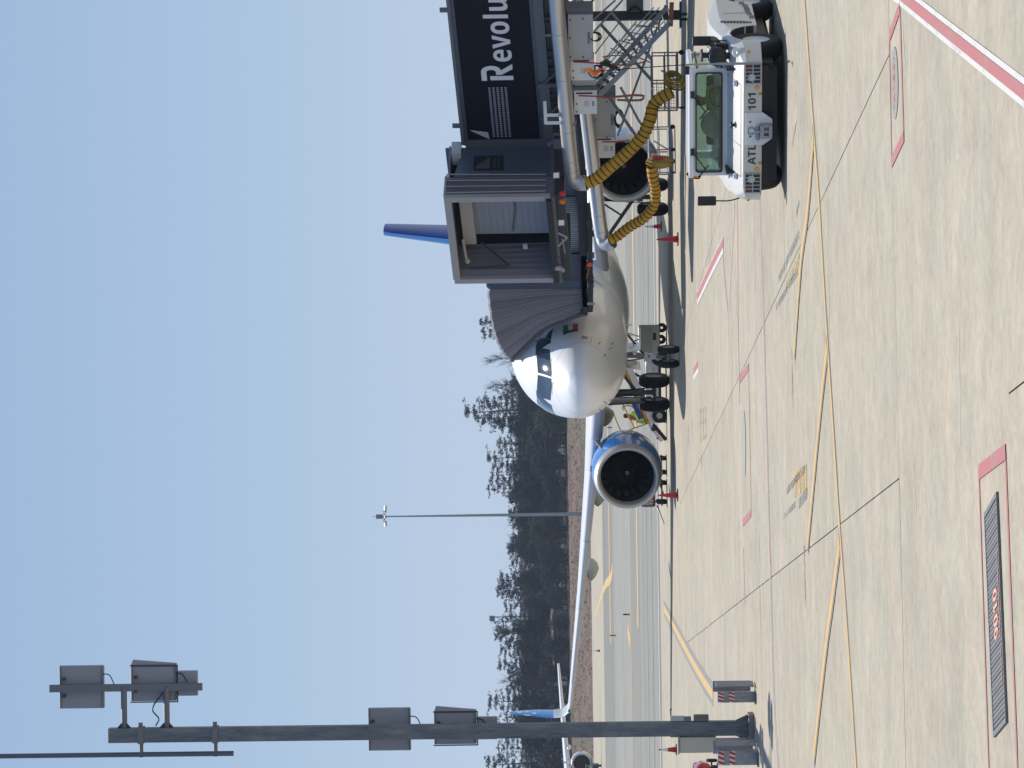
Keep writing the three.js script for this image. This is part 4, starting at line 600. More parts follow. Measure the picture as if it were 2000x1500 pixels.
part('power_cable', [tube([at(1190, 190, 109), at(1215, 188, 109), at(1240, 186, 109), at(1258, 188, 109), at(1255, 194, 109), at(1230, 196, 109), at(1205, 195, 109)], 0.04, 24, 6)], mat.rust, br1);
part('power_cable', [tube([at(1180, 110, 108.3), at(1215, 108, 108.3), at(1245, 112, 108.3), at(1270, 122, 108.3)], 0.02, 12, 5), tube([at(1192, 126, 108.3), at(1230, 127, 108.3), at(1262, 120, 108.3)], 0.025, 12, 5)], mat.rust, br1);
// drive column and bogie at the right edge of the view
{
  const col = (iy, d) => { const p = at(1300, iy, d); return V(p.x, 0, p.z); }, b = col(-40, 108.5);
  part('drive_leg', [box(0.35, 4.2, 0.35, b.x + 0.6, 2.5, b.z), box(0.35, 4.2, 0.35, b.x + 0.6, 2.5, b.z - 2.2)], bridgeGrey, br1);
  part('drive_beam', box(0.5, 0.4, 3, b.x + 0.5, 0.9, b.z - 1.1), mat.rust, br1);
  for (const z of [0.35, -0.35, -1.9, -2.6]) { const w = lathe([[0.28, -0.16], [0.45, -0.17], [0.5, -0.1], [0.5, 0.1], [0.45, 0.17], [0.28, 0.16]], 28).rotateZ(Math.PI / 2).rotateY(0.4).translate(b.x + 0.35, 0.5, b.z + z); const o = part('drive_wheel', w, mat.rubber, br1); part('hub', lathe([[0, -0.12], [0.28, -0.14], [0.28, 0.14], [0, 0.12]], 20).rotateZ(Math.PI / 2).rotateY(0.4).translate(b.x + 0.35, 0.5, b.z + z), mat.rust, o); }
}
// service stairs with handrails going down to the right
{
  const P = (ix, iy, d = 109.5) => at(ix, iy, d + 1.6);
  const st = (a, b, w, h, m = mat.galv, nm = 'stringer') => part(nm, beam(a, b, w, h), m, br1);
  st(P(1133, 205), P(1303, 14), 0.06, 0.15); st(P(1150, 208, 108.7), P(1311, 42, 108.7), 0.06, 0.16);
  const n = 15; for (let k = 0; k <= n; k++) { const a = P(1133 + 170 * k / n, 205 - 191 * k / n), b = P(1150 + 161 * k / n, 208 - 166 * k / n, 108.7); part('step', beam(a, b, 0.13, 0.025), mat.steel, br1); const up = V(0, 0.42, 0); if (k % 2 === 0) { part('baluster', bar(a, a.clone().add(up), 0.016, 0.016, 5), mat.steel, br1); part('baluster', bar(b, b.clone().add(up), 0.016, 0.016, 5), mat.steel, br1); } }
  for (const hgt of [0.24, 0.42]) { part('handrail', bar(P(1133, 205).add(V(0, hgt, 0)), P(1303, 14).add(V(0, hgt, 0)), 0.02, 0.02, 6), mat.galv, br1); part('handrail', bar(P(1150, 208, 108.7).add(V(0, hgt, 0)), P(1311, 42, 108.7).add(V(0, hgt, 0)), 0.02, 0.02, 6), mat.galv, br1); }
  for (const [x0, y0, x1, y1, d] of [[1126, 34, 1158, 0, 109.6], [1131, 30, 1176, -18, 109.6], [1158, 40, 1202, 0, 108.8], [1160, 62, 1216, 0, 108.8]]) part('handrail', bar(P(x0, y0, d), P(x1, y1, d), 0.035, 0.035, 6), mat.galv, br1);
  part('handrail', bar(P(1162, 105), P(1212, 40), 0.022, 0.022, 6), mat.galv, br1); part('handrail', bar(P(1170, 130), P(1243, 42, 109), 0.03, 0.03, 6), mat.boxWhite, br1);
  for (const k of [0.15, 0.35, 0.55, 0.75, 0.92]) part('baluster', bar(P(1165 + 78 * k * 1.0, 122 - 80 * k), P(1185 + 100 * k, 140 - 95 * k), 0.02, 0.02, 5), mat.galv, br1);
  part('brace', bar(P(1172, 46), P(1274, 158), 0.05, 0.05, 8), mat.steel, br1); part('brace', bar(P(1193, 24, 109), P(1272, 115, 109), 0.055, 0.055, 8), mat.galv, br1);
  part('brace', bar(P(1300, 10, 110.5), P(1206, 265, 110.5), 0.04, 0.04, 6), mat.steel, br1); part('brace', bar(P(1212, 170), P(1262, 262), 0.04, 0.04, 8), mat.galv, br1);
  part('brace', bar(P(1190, 190), P(1245, 270), 0.05, 0.05, 8), mat.steel, br1);
  part('stair_foot', [beam(P(1310, 50, 108.7), P(1312, 6, 109), 0.12, 0.14)], mat.rust, br1);
  for (const iy of [28, 38]) { const p = P(1318, iy, 108.8); part('castor', lathe([[0.0, -0.04], [0.09, -0.04], [0.1, 0], [0.09, 0.04], [0, 0.04]], 16).rotateZ(Math.PI / 2).translate(p.x, 0.1, p.z), mat.rubber, br1); }
}
// ------------------------------------------------------------------ yellow flexible air hoses
const hoseM = new THREE.MeshStandardMaterial({ color: rgb(0.58, 0.295, 0.008), roughness: 0.7 });
function hose(label, pts, r, flat) {
  const base = pts[pts.length - 1], o = site('air_hose', label, 'air hose', V(base.x, 0, base.z), 'yellow air hoses');
  const cv = new THREE.CatmullRomCurve3(pts), n = 150, L = cv.getLength(), rings = Math.round(L / 0.17);
  const fr = cv.computeFrenetFrames(n), P = cv.getSpacedPoints(n);
  const g = grid(20, n, (u, v) => { const i = Math.round(v * n), a = u * Math.PI * 2, k = r * (1 - 0.05 * Math.abs(Math.sin(v * rings * Math.PI)) + 0.03 * Math.sin(v * 31 + a * 2)); return P[i].clone().addScaledVector(fr.normals[i], Math.cos(a) * k).addScaledVector(fr.binormals[i], Math.sin(a) * k); }, true);
  const h = part('hose', g, hoseM, o);
  for (let k = 1; k < rings; k++) { const t = k / rings, p = cv.getPointAt(t), d = cv.getTangentAt(t); part('hoop', new THREE.TorusGeometry(r * 0.97, 0.02, 5, 22).applyQuaternion(new THREE.Quaternion().setFromUnitVectors(V(0, 0, 1), d)).translate(p.x, p.y, p.z), mat.black, h); }
  return o;
}
hose('thick yellow ribbed hose from the nearer duct down to the basket cart', [at(1146, 357, 110.85), at(1160, 352, 110.8), at(1190, 328, 110.6), at(1225, 298, 110.4), at(1255, 266, 110.2), at(1270, 232, 110), at(1277, 205, 110), at(1290, 192, 109.9), at(1312, 180, 109.8)], 0.2);
hose('thinner yellow ribbed hose from the rear duct sagging to the cart end', [at(1190, 470, 116), at(1202, 464, 116), at(1228, 444, 115.8), at(1258, 425, 115.4), at(1277, 400, 115), at(1280, 372, 114.6), at(1275, 345, 114.2), at(1272, 325, 114)], 0.17);
{ const p = at(1290, 316, 114), o = site('hose_bundle', 'slumped dull yellow hose end on the cart deck', 'air hose', V(p.x, 0, p.z));
  part('folded_hose', grid(24, 20, (u, v) => { const a = u * 6.283, b = (v - 0.5) * Math.PI, k = 1 + 0.13 * Math.sin(a * 5 + v * 9) + 0.08 * Math.sin(a * 11); return V(p.x + Math.cos(a) * Math.cos(b) * 0.2 * k, p.y + Math.sin(b) * 0.42 * k, p.z + Math.sin(a) * Math.cos(b) * 0.28 * k); }, true).rotateZ(0), M([0.34, 0.24, 0.05], 0.8), o);
  part('red_strap', box(0.12, 0.34, 0.2, ...at(1285, 308, 113.8).toArray()), mat.red, o);
  const q = at(1316, 155, 109.8), o2 = site('hose_bundle', 'coiled yellow hose lying in the basket cart right of the tug', 'air hose', V(q.x, 0, q.z));
  for (let k = 0; k < 5; k++) part('coil', new THREE.TorusGeometry(0.34 - k * 0.03, 0.05, 7, 26).scale(0.62, 1, 0.8).rotateZ(-0.25).rotateX(0.15 * (k - 2)).translate(q.x + (k - 2) * 0.05, q.y - 0.08 + k * 0.02, q.z + (k - 2) * 0.06), k % 2 ? hoseM : M([0.25, 0.17, 0.03], 0.8), o2);
}
// ------------------------------------------------------------------ wheeled basket carts of tube and mesh below the bridges
function basketCart(label, y0, y1, d, topX, baseX) {                  // iy range as seen
  const a = gp(baseX, y1), b = gp(baseX, y0), z = (a.z + b.z) / 2, o = site('basket_cart', label, 'cart', V((a.x + b.x) / 2, 0, z), 'basket carts under the bridges');
  const top = at(topX, (y0 + y1) / 2, -z).y, x0 = a.x, x1 = b.x, D2 = 1.1;
  const bars = [];
  for (const dz of [0, -D2]) { part('rail', [bar(V(x0, 0.22, z + dz), V(x1, 0.22, z + dz), 0.03, 0.03, 6)], mat.steel, o); part('rail', [bar(V(x0, top, z + dz), V(x1, top, z + dz), 0.025, 0.025, 6)], mat.steel, o); part('rail', [bar(V(x0, (top + 0.22) / 2, z + dz), V(x1, (top + 0.22) / 2, z + dz), 0.022, 0.022, 6)], mat.steel, o); }
  const n = Math.max(2, Math.round((x1 - x0) / 0.75));
  for (let k = 0; k <= n; k++) { const x = x0 + (x1 - x0) * k / n; for (const dz of [0, -D2]) part('post', bar(V(x, 0.2, z + dz), V(x, top, z + dz), 0.024, 0.024, 6), k % 2 ? mat.rust : mat.steel, o); const w = part('castor', lathe([[0, -0.03], [0.08, -0.03], [0.09, 0], [0.08, 0.03], [0, 0.03]], 16).rotateZ(Math.PI / 2).rotateY(0.5 * k).translate(x, 0.09, z), mat.rubber, o); part('castor_fork', bar(V(x, 0.09, z), V(x, 0.22, z), 0.03, 0.03, 5), mat.galv, w); }
  for (let k = 0; k < n; k += 2) { const xs = x0 + (x1 - x0) * (k + 0.05) / n, xe = x0 + (x1 - x0) * (k + 0.95) / n, wires = []; for (let i = 0; i <= 9; i++) wires.push(bar(V(xs + (xe - xs) * i / 9, 0.24, z - D2 + 0.03), V(xs + (xe - xs) * i / 9, top, z - D2 + 0.03), 0.006, 0.006, 4)); for (let i = 0; i <= 10; i++) wires.push(bar(V(xs, 0.24 + (top - 0.24) * i / 10, z - D2 + 0.03), V(xe, 0.24 + (top - 0.24) * i / 10, z - D2 + 0.03), 0.006, 0.006, 4)); part('mesh_panel', wires, mat.galv, o); }
  part('deck', box(x1 - x0, 0.03, D2, (x0 + x1) / 2, 0.24, z - D2 / 2), mat.steel, o);
  part('tow_arm', bar(V((x0 + x1) / 2, 0.25, z), V((x0 + x1) / 2 + 0.3, 0.75, z + 0.2), 0.03, 0.03, 6), mat.galv, o);
  return o;
}
basketCart('tube and mesh basket cart behind the tug, coiled yellow hose in it', 100, 212, 0, 1274, 1337); basketCart('tube and mesh basket cart below the engine, hose ends hanging in', 246, 338, 0, 1268, 1319);
// ------------------------------------------------------------------ rear boarding bridge docked to the airliner's door
const br2 = site('boarding_bridge', 'dark grey boarding bridge docked at the airliner door with pleated canopy', 'boarding bridge', V(14, 0, -121));
{
  const dn = 118.3, B = (ix, iy, d = dn) => at(ix, iy, d);
  // pleated canopy: near side patch between the leading edge on the fuselage and the cab wall
  const lead = new THREE.CatmullRomCurve3([[1000, 703, 121.4], [1012, 690, 121], [1030, 672, 120.4], [1052, 650, 119.8], [1080, 634, 119.3], [1104, 625, 119], [1130, 615, 118.8], [1145, 611, 118.6]].map(p => at(...p)));
  const topC = new THREE.CatmullRomCurve3([[1000, 703, 121.4], [987, 690, 120.6], [975, 668, 119.8], [966, 640, 119.2], [959, 600, 118.6], [956, 566, 118.3]].map(p => at(...p)));
  const t0 = B(956, 566), b0 = B(1141, 566), botL = lead.getPoint(1);
  const N = 12, coons = (u, v) => { const a = lead.getPoint(v).lerp(t0.clone().lerp(b0, v), u), tp = topC.getPoint(u), bt = botL.clone().lerp(b0, u), lin = lead.getPoint(0).lerp(t0, u).lerp(lead.getPoint(1).lerp(b0, u), v); return a.add(tp.lerp(bt, v)).sub(lin); };
  const foldC = [M([0.15, 0.15, 0.175], 0.8), M([0.13, 0.13, 0.155], 0.8), M([0.17, 0.168, 0.188], 0.8)];
  for (let k = 0; k < N; k++) { const u0 = Math.pow(k / N, 1.5), u1 = Math.pow((k + 1) / N, 1.5), um = (u0 + u1) / 2, bulge = 0.04 + 0.05 * (1 - k / N);
    part('canopy_fold', grid(4, 12, (s, v) => { const u = u0 + (u1 - u0) * s, p = coons(u, v); p.z += bulge * (1 - Math.abs(s - 0.5) * 2) * (1 - 0.5 * v); return p; }), foldC[k % 3], br2);
    part('canopy_top', grid(4, 4, (s, v) => { const u = u0 + (u1 - u0) * s, p = topC.getPoint(u); p.z -= v * 3.3; p.y += 0.025 * (1 - Math.abs(s - 0.5) * 2) + 0.1 * Math.sin(v * 3.14); return p; }), foldC[(k + 1) % 3], br2);
    part('canopy_piping', tube(Array.from({ length: 8 }, (_, j) => { const p = coons(u0, j / 7); p.z += 0.015; return p; }), 0.012, 14, 4), hoodPale, br2); }
  part('canopy_edge', tube(Array.from({ length: 12 }, (_, j) => lead.getPoint(j / 11)), 0.09, 40, 8), M([0.09, 0.09, 0.10], 0.8), br2);
  // cab and tunnel
  const hx = (ix0, iy0, ix1, iy1, d0, d1, m, nm) => { const a = B(ix0, iy1, d0), b = B(ix1, iy0, d0); return part(nm, hexa([V(a.x, b.y, -d0), V(b.x, b.y, -d0), V(b.x, b.y, -d1), V(a.x, b.y, -d1), V(a.x, a.y, -d0), V(b.x, a.y, -d0), V(b.x, a.y, -d1), V(a.x, a.y, -d1)]), m, br2); };
  hx(957, 496, 1140, 566, 118.3, 121.6, bridgeBlue, 'cab'); hx(950, 497, 957.5, 560, 118.4, 121.5, bridgeGrey, 'cab_roof');
  hx(1004, 547, 1140, 562, 118.24, 118.3, bridgeBlue, 'wall_stiffener');
  { const a = B(1029, 543, 118.2); part('cab_window', box(0.42, 0.5, 0.06, a.x + 0.3, a.y - 0.1, a.z), MP([0.35, 0.42, 0.42], 0.15, { clearcoat: 1 }), br2); part('cable_loop', [tube([B(1012, 545, 118.1), B(1035, 553, 118.1), B(1060, 545, 118.1), B(1063, 530, 118.1)], 0.02, 16, 5)], mat.black, br2); }
  const a0 = B(1141, 610), a1 = B(1128, 330), a2 = at(1104, -60, 114);
  part('floor_beam', beam(a0.clone().add(V(0, -0.12, 0)), a1.clone().add(V(0, -0.1, 0)), 0.3, 0.34), bridgeDark, br2); part('floor_beam', beam(a1.clone().add(V(0, -0.1, 0)), a2.clone().add(V(0, -0.1, 0)), 0.3, 0.34), bridgeDark, br2);
  part('cab_floor', hexa([V(B(1143, 600).x, 3.15, -118.4), V(B(1143, 330).x, 3.15, -118.4), V(B(1143, 330).x, 3.15, -121.5), V(B(1143, 600).x, 3.15, -121.5), V(B(1143, 600).x, 3.28, -118.4), V(B(1143, 330).x, 3.32, -118.4), V(B(1143, 330).x, 3.32, -121.5), V(B(1143, 600).x, 3.28, -121.5)]), bridgeDark, br2);
  // curtain of upright slats at the round cab
  const curtM = [M([0.30, 0.34, 0.40], 0.4, 0.4), M([0.34, 0.38, 0.44], 0.4, 0.4)];
  for (let k = 0; k < 27; k++) { const iy = 386 + k * 4.05, d = 118.25 + 0.6 * Math.pow((k - 13) / 13, 2) * 0.5, p = B(1141 - k * 0.1 + 0, iy, d), q = B(962, iy, d); part('curtain_slat', new THREE.CylinderGeometry(0.036, 0.036, q.y - p.y, 6).translate(p.x, (p.y + q.y) / 2, p.z), curtM[k % 2], br2); }
  hx(958, 380, 1139, 497, 118.75, 121.4, bridgeBlue, 'rotunda');
  const e = (ix, iy, d) => at(ix, iy, d);
  part('tunnel', hexa([e(1138, 384, 118.6), e(1106, -60, 113.5), e(1106, -60, 116.6).setY(e(1106, -60, 113.5).y), e(1138, 384, 121.4).setY(e(1138, 384, 118.6).y), e(968, 384, 118.6), e(928, -60, 113.5), e(928, -60, 116.6).setY(e(928, -60, 113.5).y), e(968, 384, 121.4).setY(e(968, 384, 118.6).y)]), bridgeBlue, br2);
  // machinery under the floor
  { const r = rng(31); for (let k = 0; k < 15; k++) { const iy = 395 + k * 14 + r() * 6, p = B(1150 + r() * 5, iy, 118.1); part('floor_bracket', box(0.08 + r() * 0.16, 0.1 + r() * 0.16, 0.12, p.x, p.y, p.z), r() < 0.4 ? mat.galv : bridgeDark, br2); } }
  part('cable_tray', beam(B(1152, 396, 118), B(1154, 604, 118.2), 0.25, 0.16), bridgeDark, br2);
  { const p = B(1151, 517, 117.9); part('beacon', [new THREE.SphereGeometry(0.085, 12, 8).scale(1, 1.2, 1).translate(p.x, p.y, p.z)], MP([0.9, 0.12, 0.01], 0.2), br2); part('beacon_arm', bar(p, B(1146, 545, 118), 0.03), mat.rust, br2); }
  part('cable_loop', [new THREE.TorusGeometry(0.12, 0.018, 5, 20).scale(1.1, 0.8, 1).translate(...B(1154, 546, 118).toArray())], mat.black, br2);
  part('bumper_end', [bar(B(1138, 606, 118.5), B(1145, 612, 118.6), 0.1, 0.07, 10)], mat.black, br2);
  hx(1136, 500, 1150, 600, 118.15, 118.3, bridgeGrey, 'sill');
  // rear duct
  const duct = [at(1124, -60, 112), at(1127, 40, 113), at(1144, 200, 114.5), at(1160, 340, 115.6), at(1172, 440, 116.1), at(1176, 462, 116.2)], ductM = M([0.66, 0.67, 0.68], 0.3, 0.75);
  part('air_duct', tube(duct, 0.235, 50, 24), ductM, br2); part('duct_elbow', tube([duct[5], at(1180, 474, 116.2), at(1188, 477, 116.1), at(1196, 472, 116)], 0.225, 20, 20), M([0.56, 0.58, 0.6], 0.38, 0.6), br2);
  part('duct_seam', [0.25, 0.42, 0.6, 0.75, 0.9].map(k => { const cv = new THREE.CatmullRomCurve3(duct), p = cv.getPoint(k), d = cv.getTangent(k); return bar(p.clone().addScaledVector(d, -0.012), p.clone().addScaledVector(d, 0.012), 0.243, 0.243, 24); }), M([0.5, 0.5, 0.5], 0.4, 0.6), br2);
  part('duct_bracket', [beam(B(1132, 366, 116), B(1146, 370, 116), 0.12, 0.1), bar(B(1146, 370, 115.9), B(1162, 372, 115.8), 0.03)], mat.boxWhite, br2);
  cabinet(br2, 1160, 198, 1202, 268, 115, false, 'POWER'); cabinet(br2, 1162, 270, 1201, 305, 115.6, true, 'AXA');
  part('power_cable', [tube([at(1176, 277, 115.3), at(1202, 277, 115.3), at(1222, 276, 115.3)], 0.025, 8, 6)], mat.red, br2); part('plug_handle', [tube([at(1220, 277, 115.3), at(1230, 274, 115.3)], 0.05, 6, 6)], mat.galv, br2);
  part('cable_coil', [0, 1, 2].map(k => { const p = at(1203, 232, 115); return new THREE.TorusGeometry(0.16 + k * 0.03, 0.025, 5, 20).scale(1.3, 0.7, 1).translate(p.x, p.y - 0.1, p.z + 0.04 * k); }), mat.black, br2);
  // support column
  const c = at(1215, 31, 116); part('support_column', [box(0.3, 3.4, 0.3, c.x, 1.7, c.z)], bridgeDark, br2); part('motor_box', [box(0.8, 0.55, 0.5, c.x + 0.5, at(1240, 20, 116).y, c.z)], bridgeGrey, br2); part('base_plate', box(0.8, 0.06, 0.8, c.x, 0.03, c.z), bridgeDark, br2);
  part('motor_cable', [tube([at(1224, 25, 115.7), at(1240, 12, 115.7), at(1256, 25, 115.7), at(1266, 32, 115.7)], 0.04, 14, 6)], mat.black, br2);
  const c2 = at(1215, -80, 113.5); part('support_column', [box(0.35, 3.5, 0.35, c2.x, 1.75, c2.z)], bridgeDark, br2);
}
// ------------------------------------------------------------------ people: one smooth body each, built from joints
function body(joints, cell, colour) {                                // joints: [[a, ra, b, rb], ...] capsules; colour(p) -> linear rgb
  const lo = V(1e9, 1e9, 1e9), hi = V(-1e9, -1e9, -1e9);
  for (const [a, ra, b, rb] of joints) for (const [p, r] of [[a, ra], [b, rb]]) { lo.min(p.clone().subScalar(r + 0.06)); hi.max(p.clone().addScalar(r + 0.06)); }
  const size = hi.clone().sub(lo), half = Math.max(size.x, size.y, size.z) / 2, ctr = lo.clone().add(hi).multiplyScalar(0.5), res = Math.min(150, Math.ceil(half * 2 / cell));
  const mc = new MarchingCubes(res, new THREE.MeshBasicMaterial(), false, false, 120000); mc.isolation = 0;
  for (let k = 0; k < res; k++) for (let j = 0; j < res; j++) for (let i = 0; i < res; i++) {
    const p = V((i - res / 2) / (res / 2), (j - res / 2) / (res / 2), (k - res / 2) / (res / 2)).multiplyScalar(half).add(ctr); let d = 1e9;
    for (const [a, ra, b, rb] of joints) { const ab = b.clone().sub(a), h = Math.max(0, Math.min(1, p.clone().sub(a).dot(ab) / Math.max(1e-6, ab.lengthSq()))), q = p.distanceTo(a.clone().addScaledVector(ab, h)) - (ra + (rb - ra) * h); const kk = 0.025, m = Math.max(0, kk - Math.abs(d - q)) / kk; d = Math.min(d, q) - m * m * kk * 0.25; }
    mc.field[i + j * res + k * res * res] = -d;
  }
  mc.update(); const n = mc.count, pos = new Float32Array(n * 3), nor = new Float32Array(n * 3), col = new Float32Array(n * 3);
  for (let i = 0; i < n; i++) { const p = V(mc.positionArray[i * 3], mc.positionArray[i * 3 + 1], mc.positionArray[i * 3 + 2]).multiplyScalar(half).add(ctr); pos.set([p.x, p.y, p.z], i * 3); nor.set([mc.normalArray[i * 3], mc.normalArray[i * 3 + 1], mc.normalArray[i * 3 + 2]], i * 3); col.set(colour(p), i * 3); }
  const g = new THREE.BufferGeometry(); g.setAttribute('position', new THREE.BufferAttribute(pos, 3)); g.setAttribute('normal', new THREE.BufferAttribute(nor, 3)); g.setAttribute('color', new THREE.BufferAttribute(col, 3)); return g;
}
const headCaps = (h, f) => { const fz = f.clone(); return [[h.clone().add(V(0, 0.035, 0)), 0.088, h.clone().add(V(0, -0.045, 0)).addScaledVector(fz, 0.02), 0.072], [h.clone().addScaledVector(fz, 0.085), 0.014, h.clone().add(V(0, -0.03, 0)).addScaledVector(fz, 0.098), 0.016], [h.clone().add(V(-fz.z * 0.085, -0.01, fz.x * 0.085)), 0.018, h.clone().add(V(-fz.z * 0.085, -0.035, fz.x * 0.085)), 0.014], [h.clone().add(V(fz.z * 0.085, -0.01, -fz.x * 0.085)), 0.018, h.clone().add(V(fz.z * 0.085, -0.035, -fz.x * 0.085)), 0.014]]; };
function hand(w, dir, spread) { const out = [[w, 0.03, w.clone().addScaledVector(dir, 0.08), 0.034]]; for (let k = 0; k < 4; k++) { const b = w.clone().addScaledVector(dir, 0.085).addScaledVector(spread, (k - 1.5) * 0.019), m = b.clone().addScaledVector(dir, 0.035 + 0.006 * (1.5 - Math.abs(k - 1.5))).add(V(0, -0.006, 0)); out.push([b, 0.009, m, 0.0085], [m, 0.0085, m.clone().addScaledVector(dir, 0.025).add(V(0, -0.018, 0)), 0.008]); } out.push([w.clone().addScaledVector(dir, 0.03).addScaledVector(spread, 0.03), 0.011, w.clone().addScaledVector(dir, 0.06).addScaledVector(spread, 0.055), 0.009]); return out; }
const skinC = [0.22, 0.12, 0.08], bodyM = new THREE.MeshStandardMaterial({ vertexColors: true, roughness: 0.8 });
function standing(label, base, height, face, shirt, hair, lean = 0) {
  const s = height / 1.75, f = V(Math.sin(face), 0, Math.cos(face)), r = V(f.z, 0, -f.x), P = (a, y, b) => V(0, y * s, 0).addScaledVector(r, a * s).addScaledVector(f, (b + lean * Math.max(0, y - 0.95)) * s);
  const caps = [], L = (a, ra, b, rb) => caps.push([a, ra * s, b, rb * s]);
  L(P(0, 1.0, 0), 0.135, P(0, 1.25, 0), 0.14); L(P(-0.1, 1.4, 0), 0.085, P(0.1, 1.4, 0), 0.085); L(P(0, 1.45, 0), 0.055, P(0, 1.55, 0.01), 0.05);
  for (const k of [-1, 1]) { L(P(k * 0.19, 1.4, 0), 0.055, P(k * 0.25, 1.12, 0.03), 0.045); L(P(k * 0.25, 1.12, 0.03), 0.043, P(k * 0.2, 0.95, 0.24), 0.032); for (const q of hand(P(k * 0.2, 0.95, 0.24), f, r.clone().multiplyScalar(-k))) caps.push(q); L(P(k * 0.09, 0.95, 0), 0.09, P(k * 0.1, 0.5, 0.02), 0.06); L(P(k * 0.1, 0.5, 0.02), 0.058, P(k * 0.1, 0.09, -0.01), 0.04); L(P(k * 0.1, 0.05, -0.02), 0.045, P(k * 0.11, 0.04, 0.15), 0.038); }
  const hc = P(0, 1.64, 0.02); caps.push(...headCaps(hc, f));
  const g = body(caps, 0.02, p => p.y > 1.47 * s ? skinC : p.y > 0.93 * s ? shirt : p.y > 0.1 * s ? [0.02, 0.025, 0.05] : [0.02, 0.018, 0.015]);
  const o = thing('person', label, 'person', base); const b = part('body', g, bodyM, o);
  part('hair', new THREE.SphereGeometry(0.105, 18, 12, 0, 6.3, 0, 1.75).scale(0.95, 1.05, 1.05).translate(hc.x - f.x * 0.012, hc.y + 0.03, hc.z - f.z * 0.012), M(hair, 0.8), b);
  part('vest', grid(24, 8, (u, v) => { const a = u * 6.283, y = (0.98 + v * 0.46) * s, k = (0.165 + 0.05 * v * Math.abs(Math.cos(a))) * s; const c = P(0, y / s, 0); return V(c.x + r.x * Math.cos(a) * k + f.x * Math.sin(a) * k * 0.85, y, c.z + r.z * Math.cos(a) * k + f.z * Math.sin(a) * k * 0.85); }, true), M([0.45, 0.6, 0.08], 0.8), b);
  return o;
}
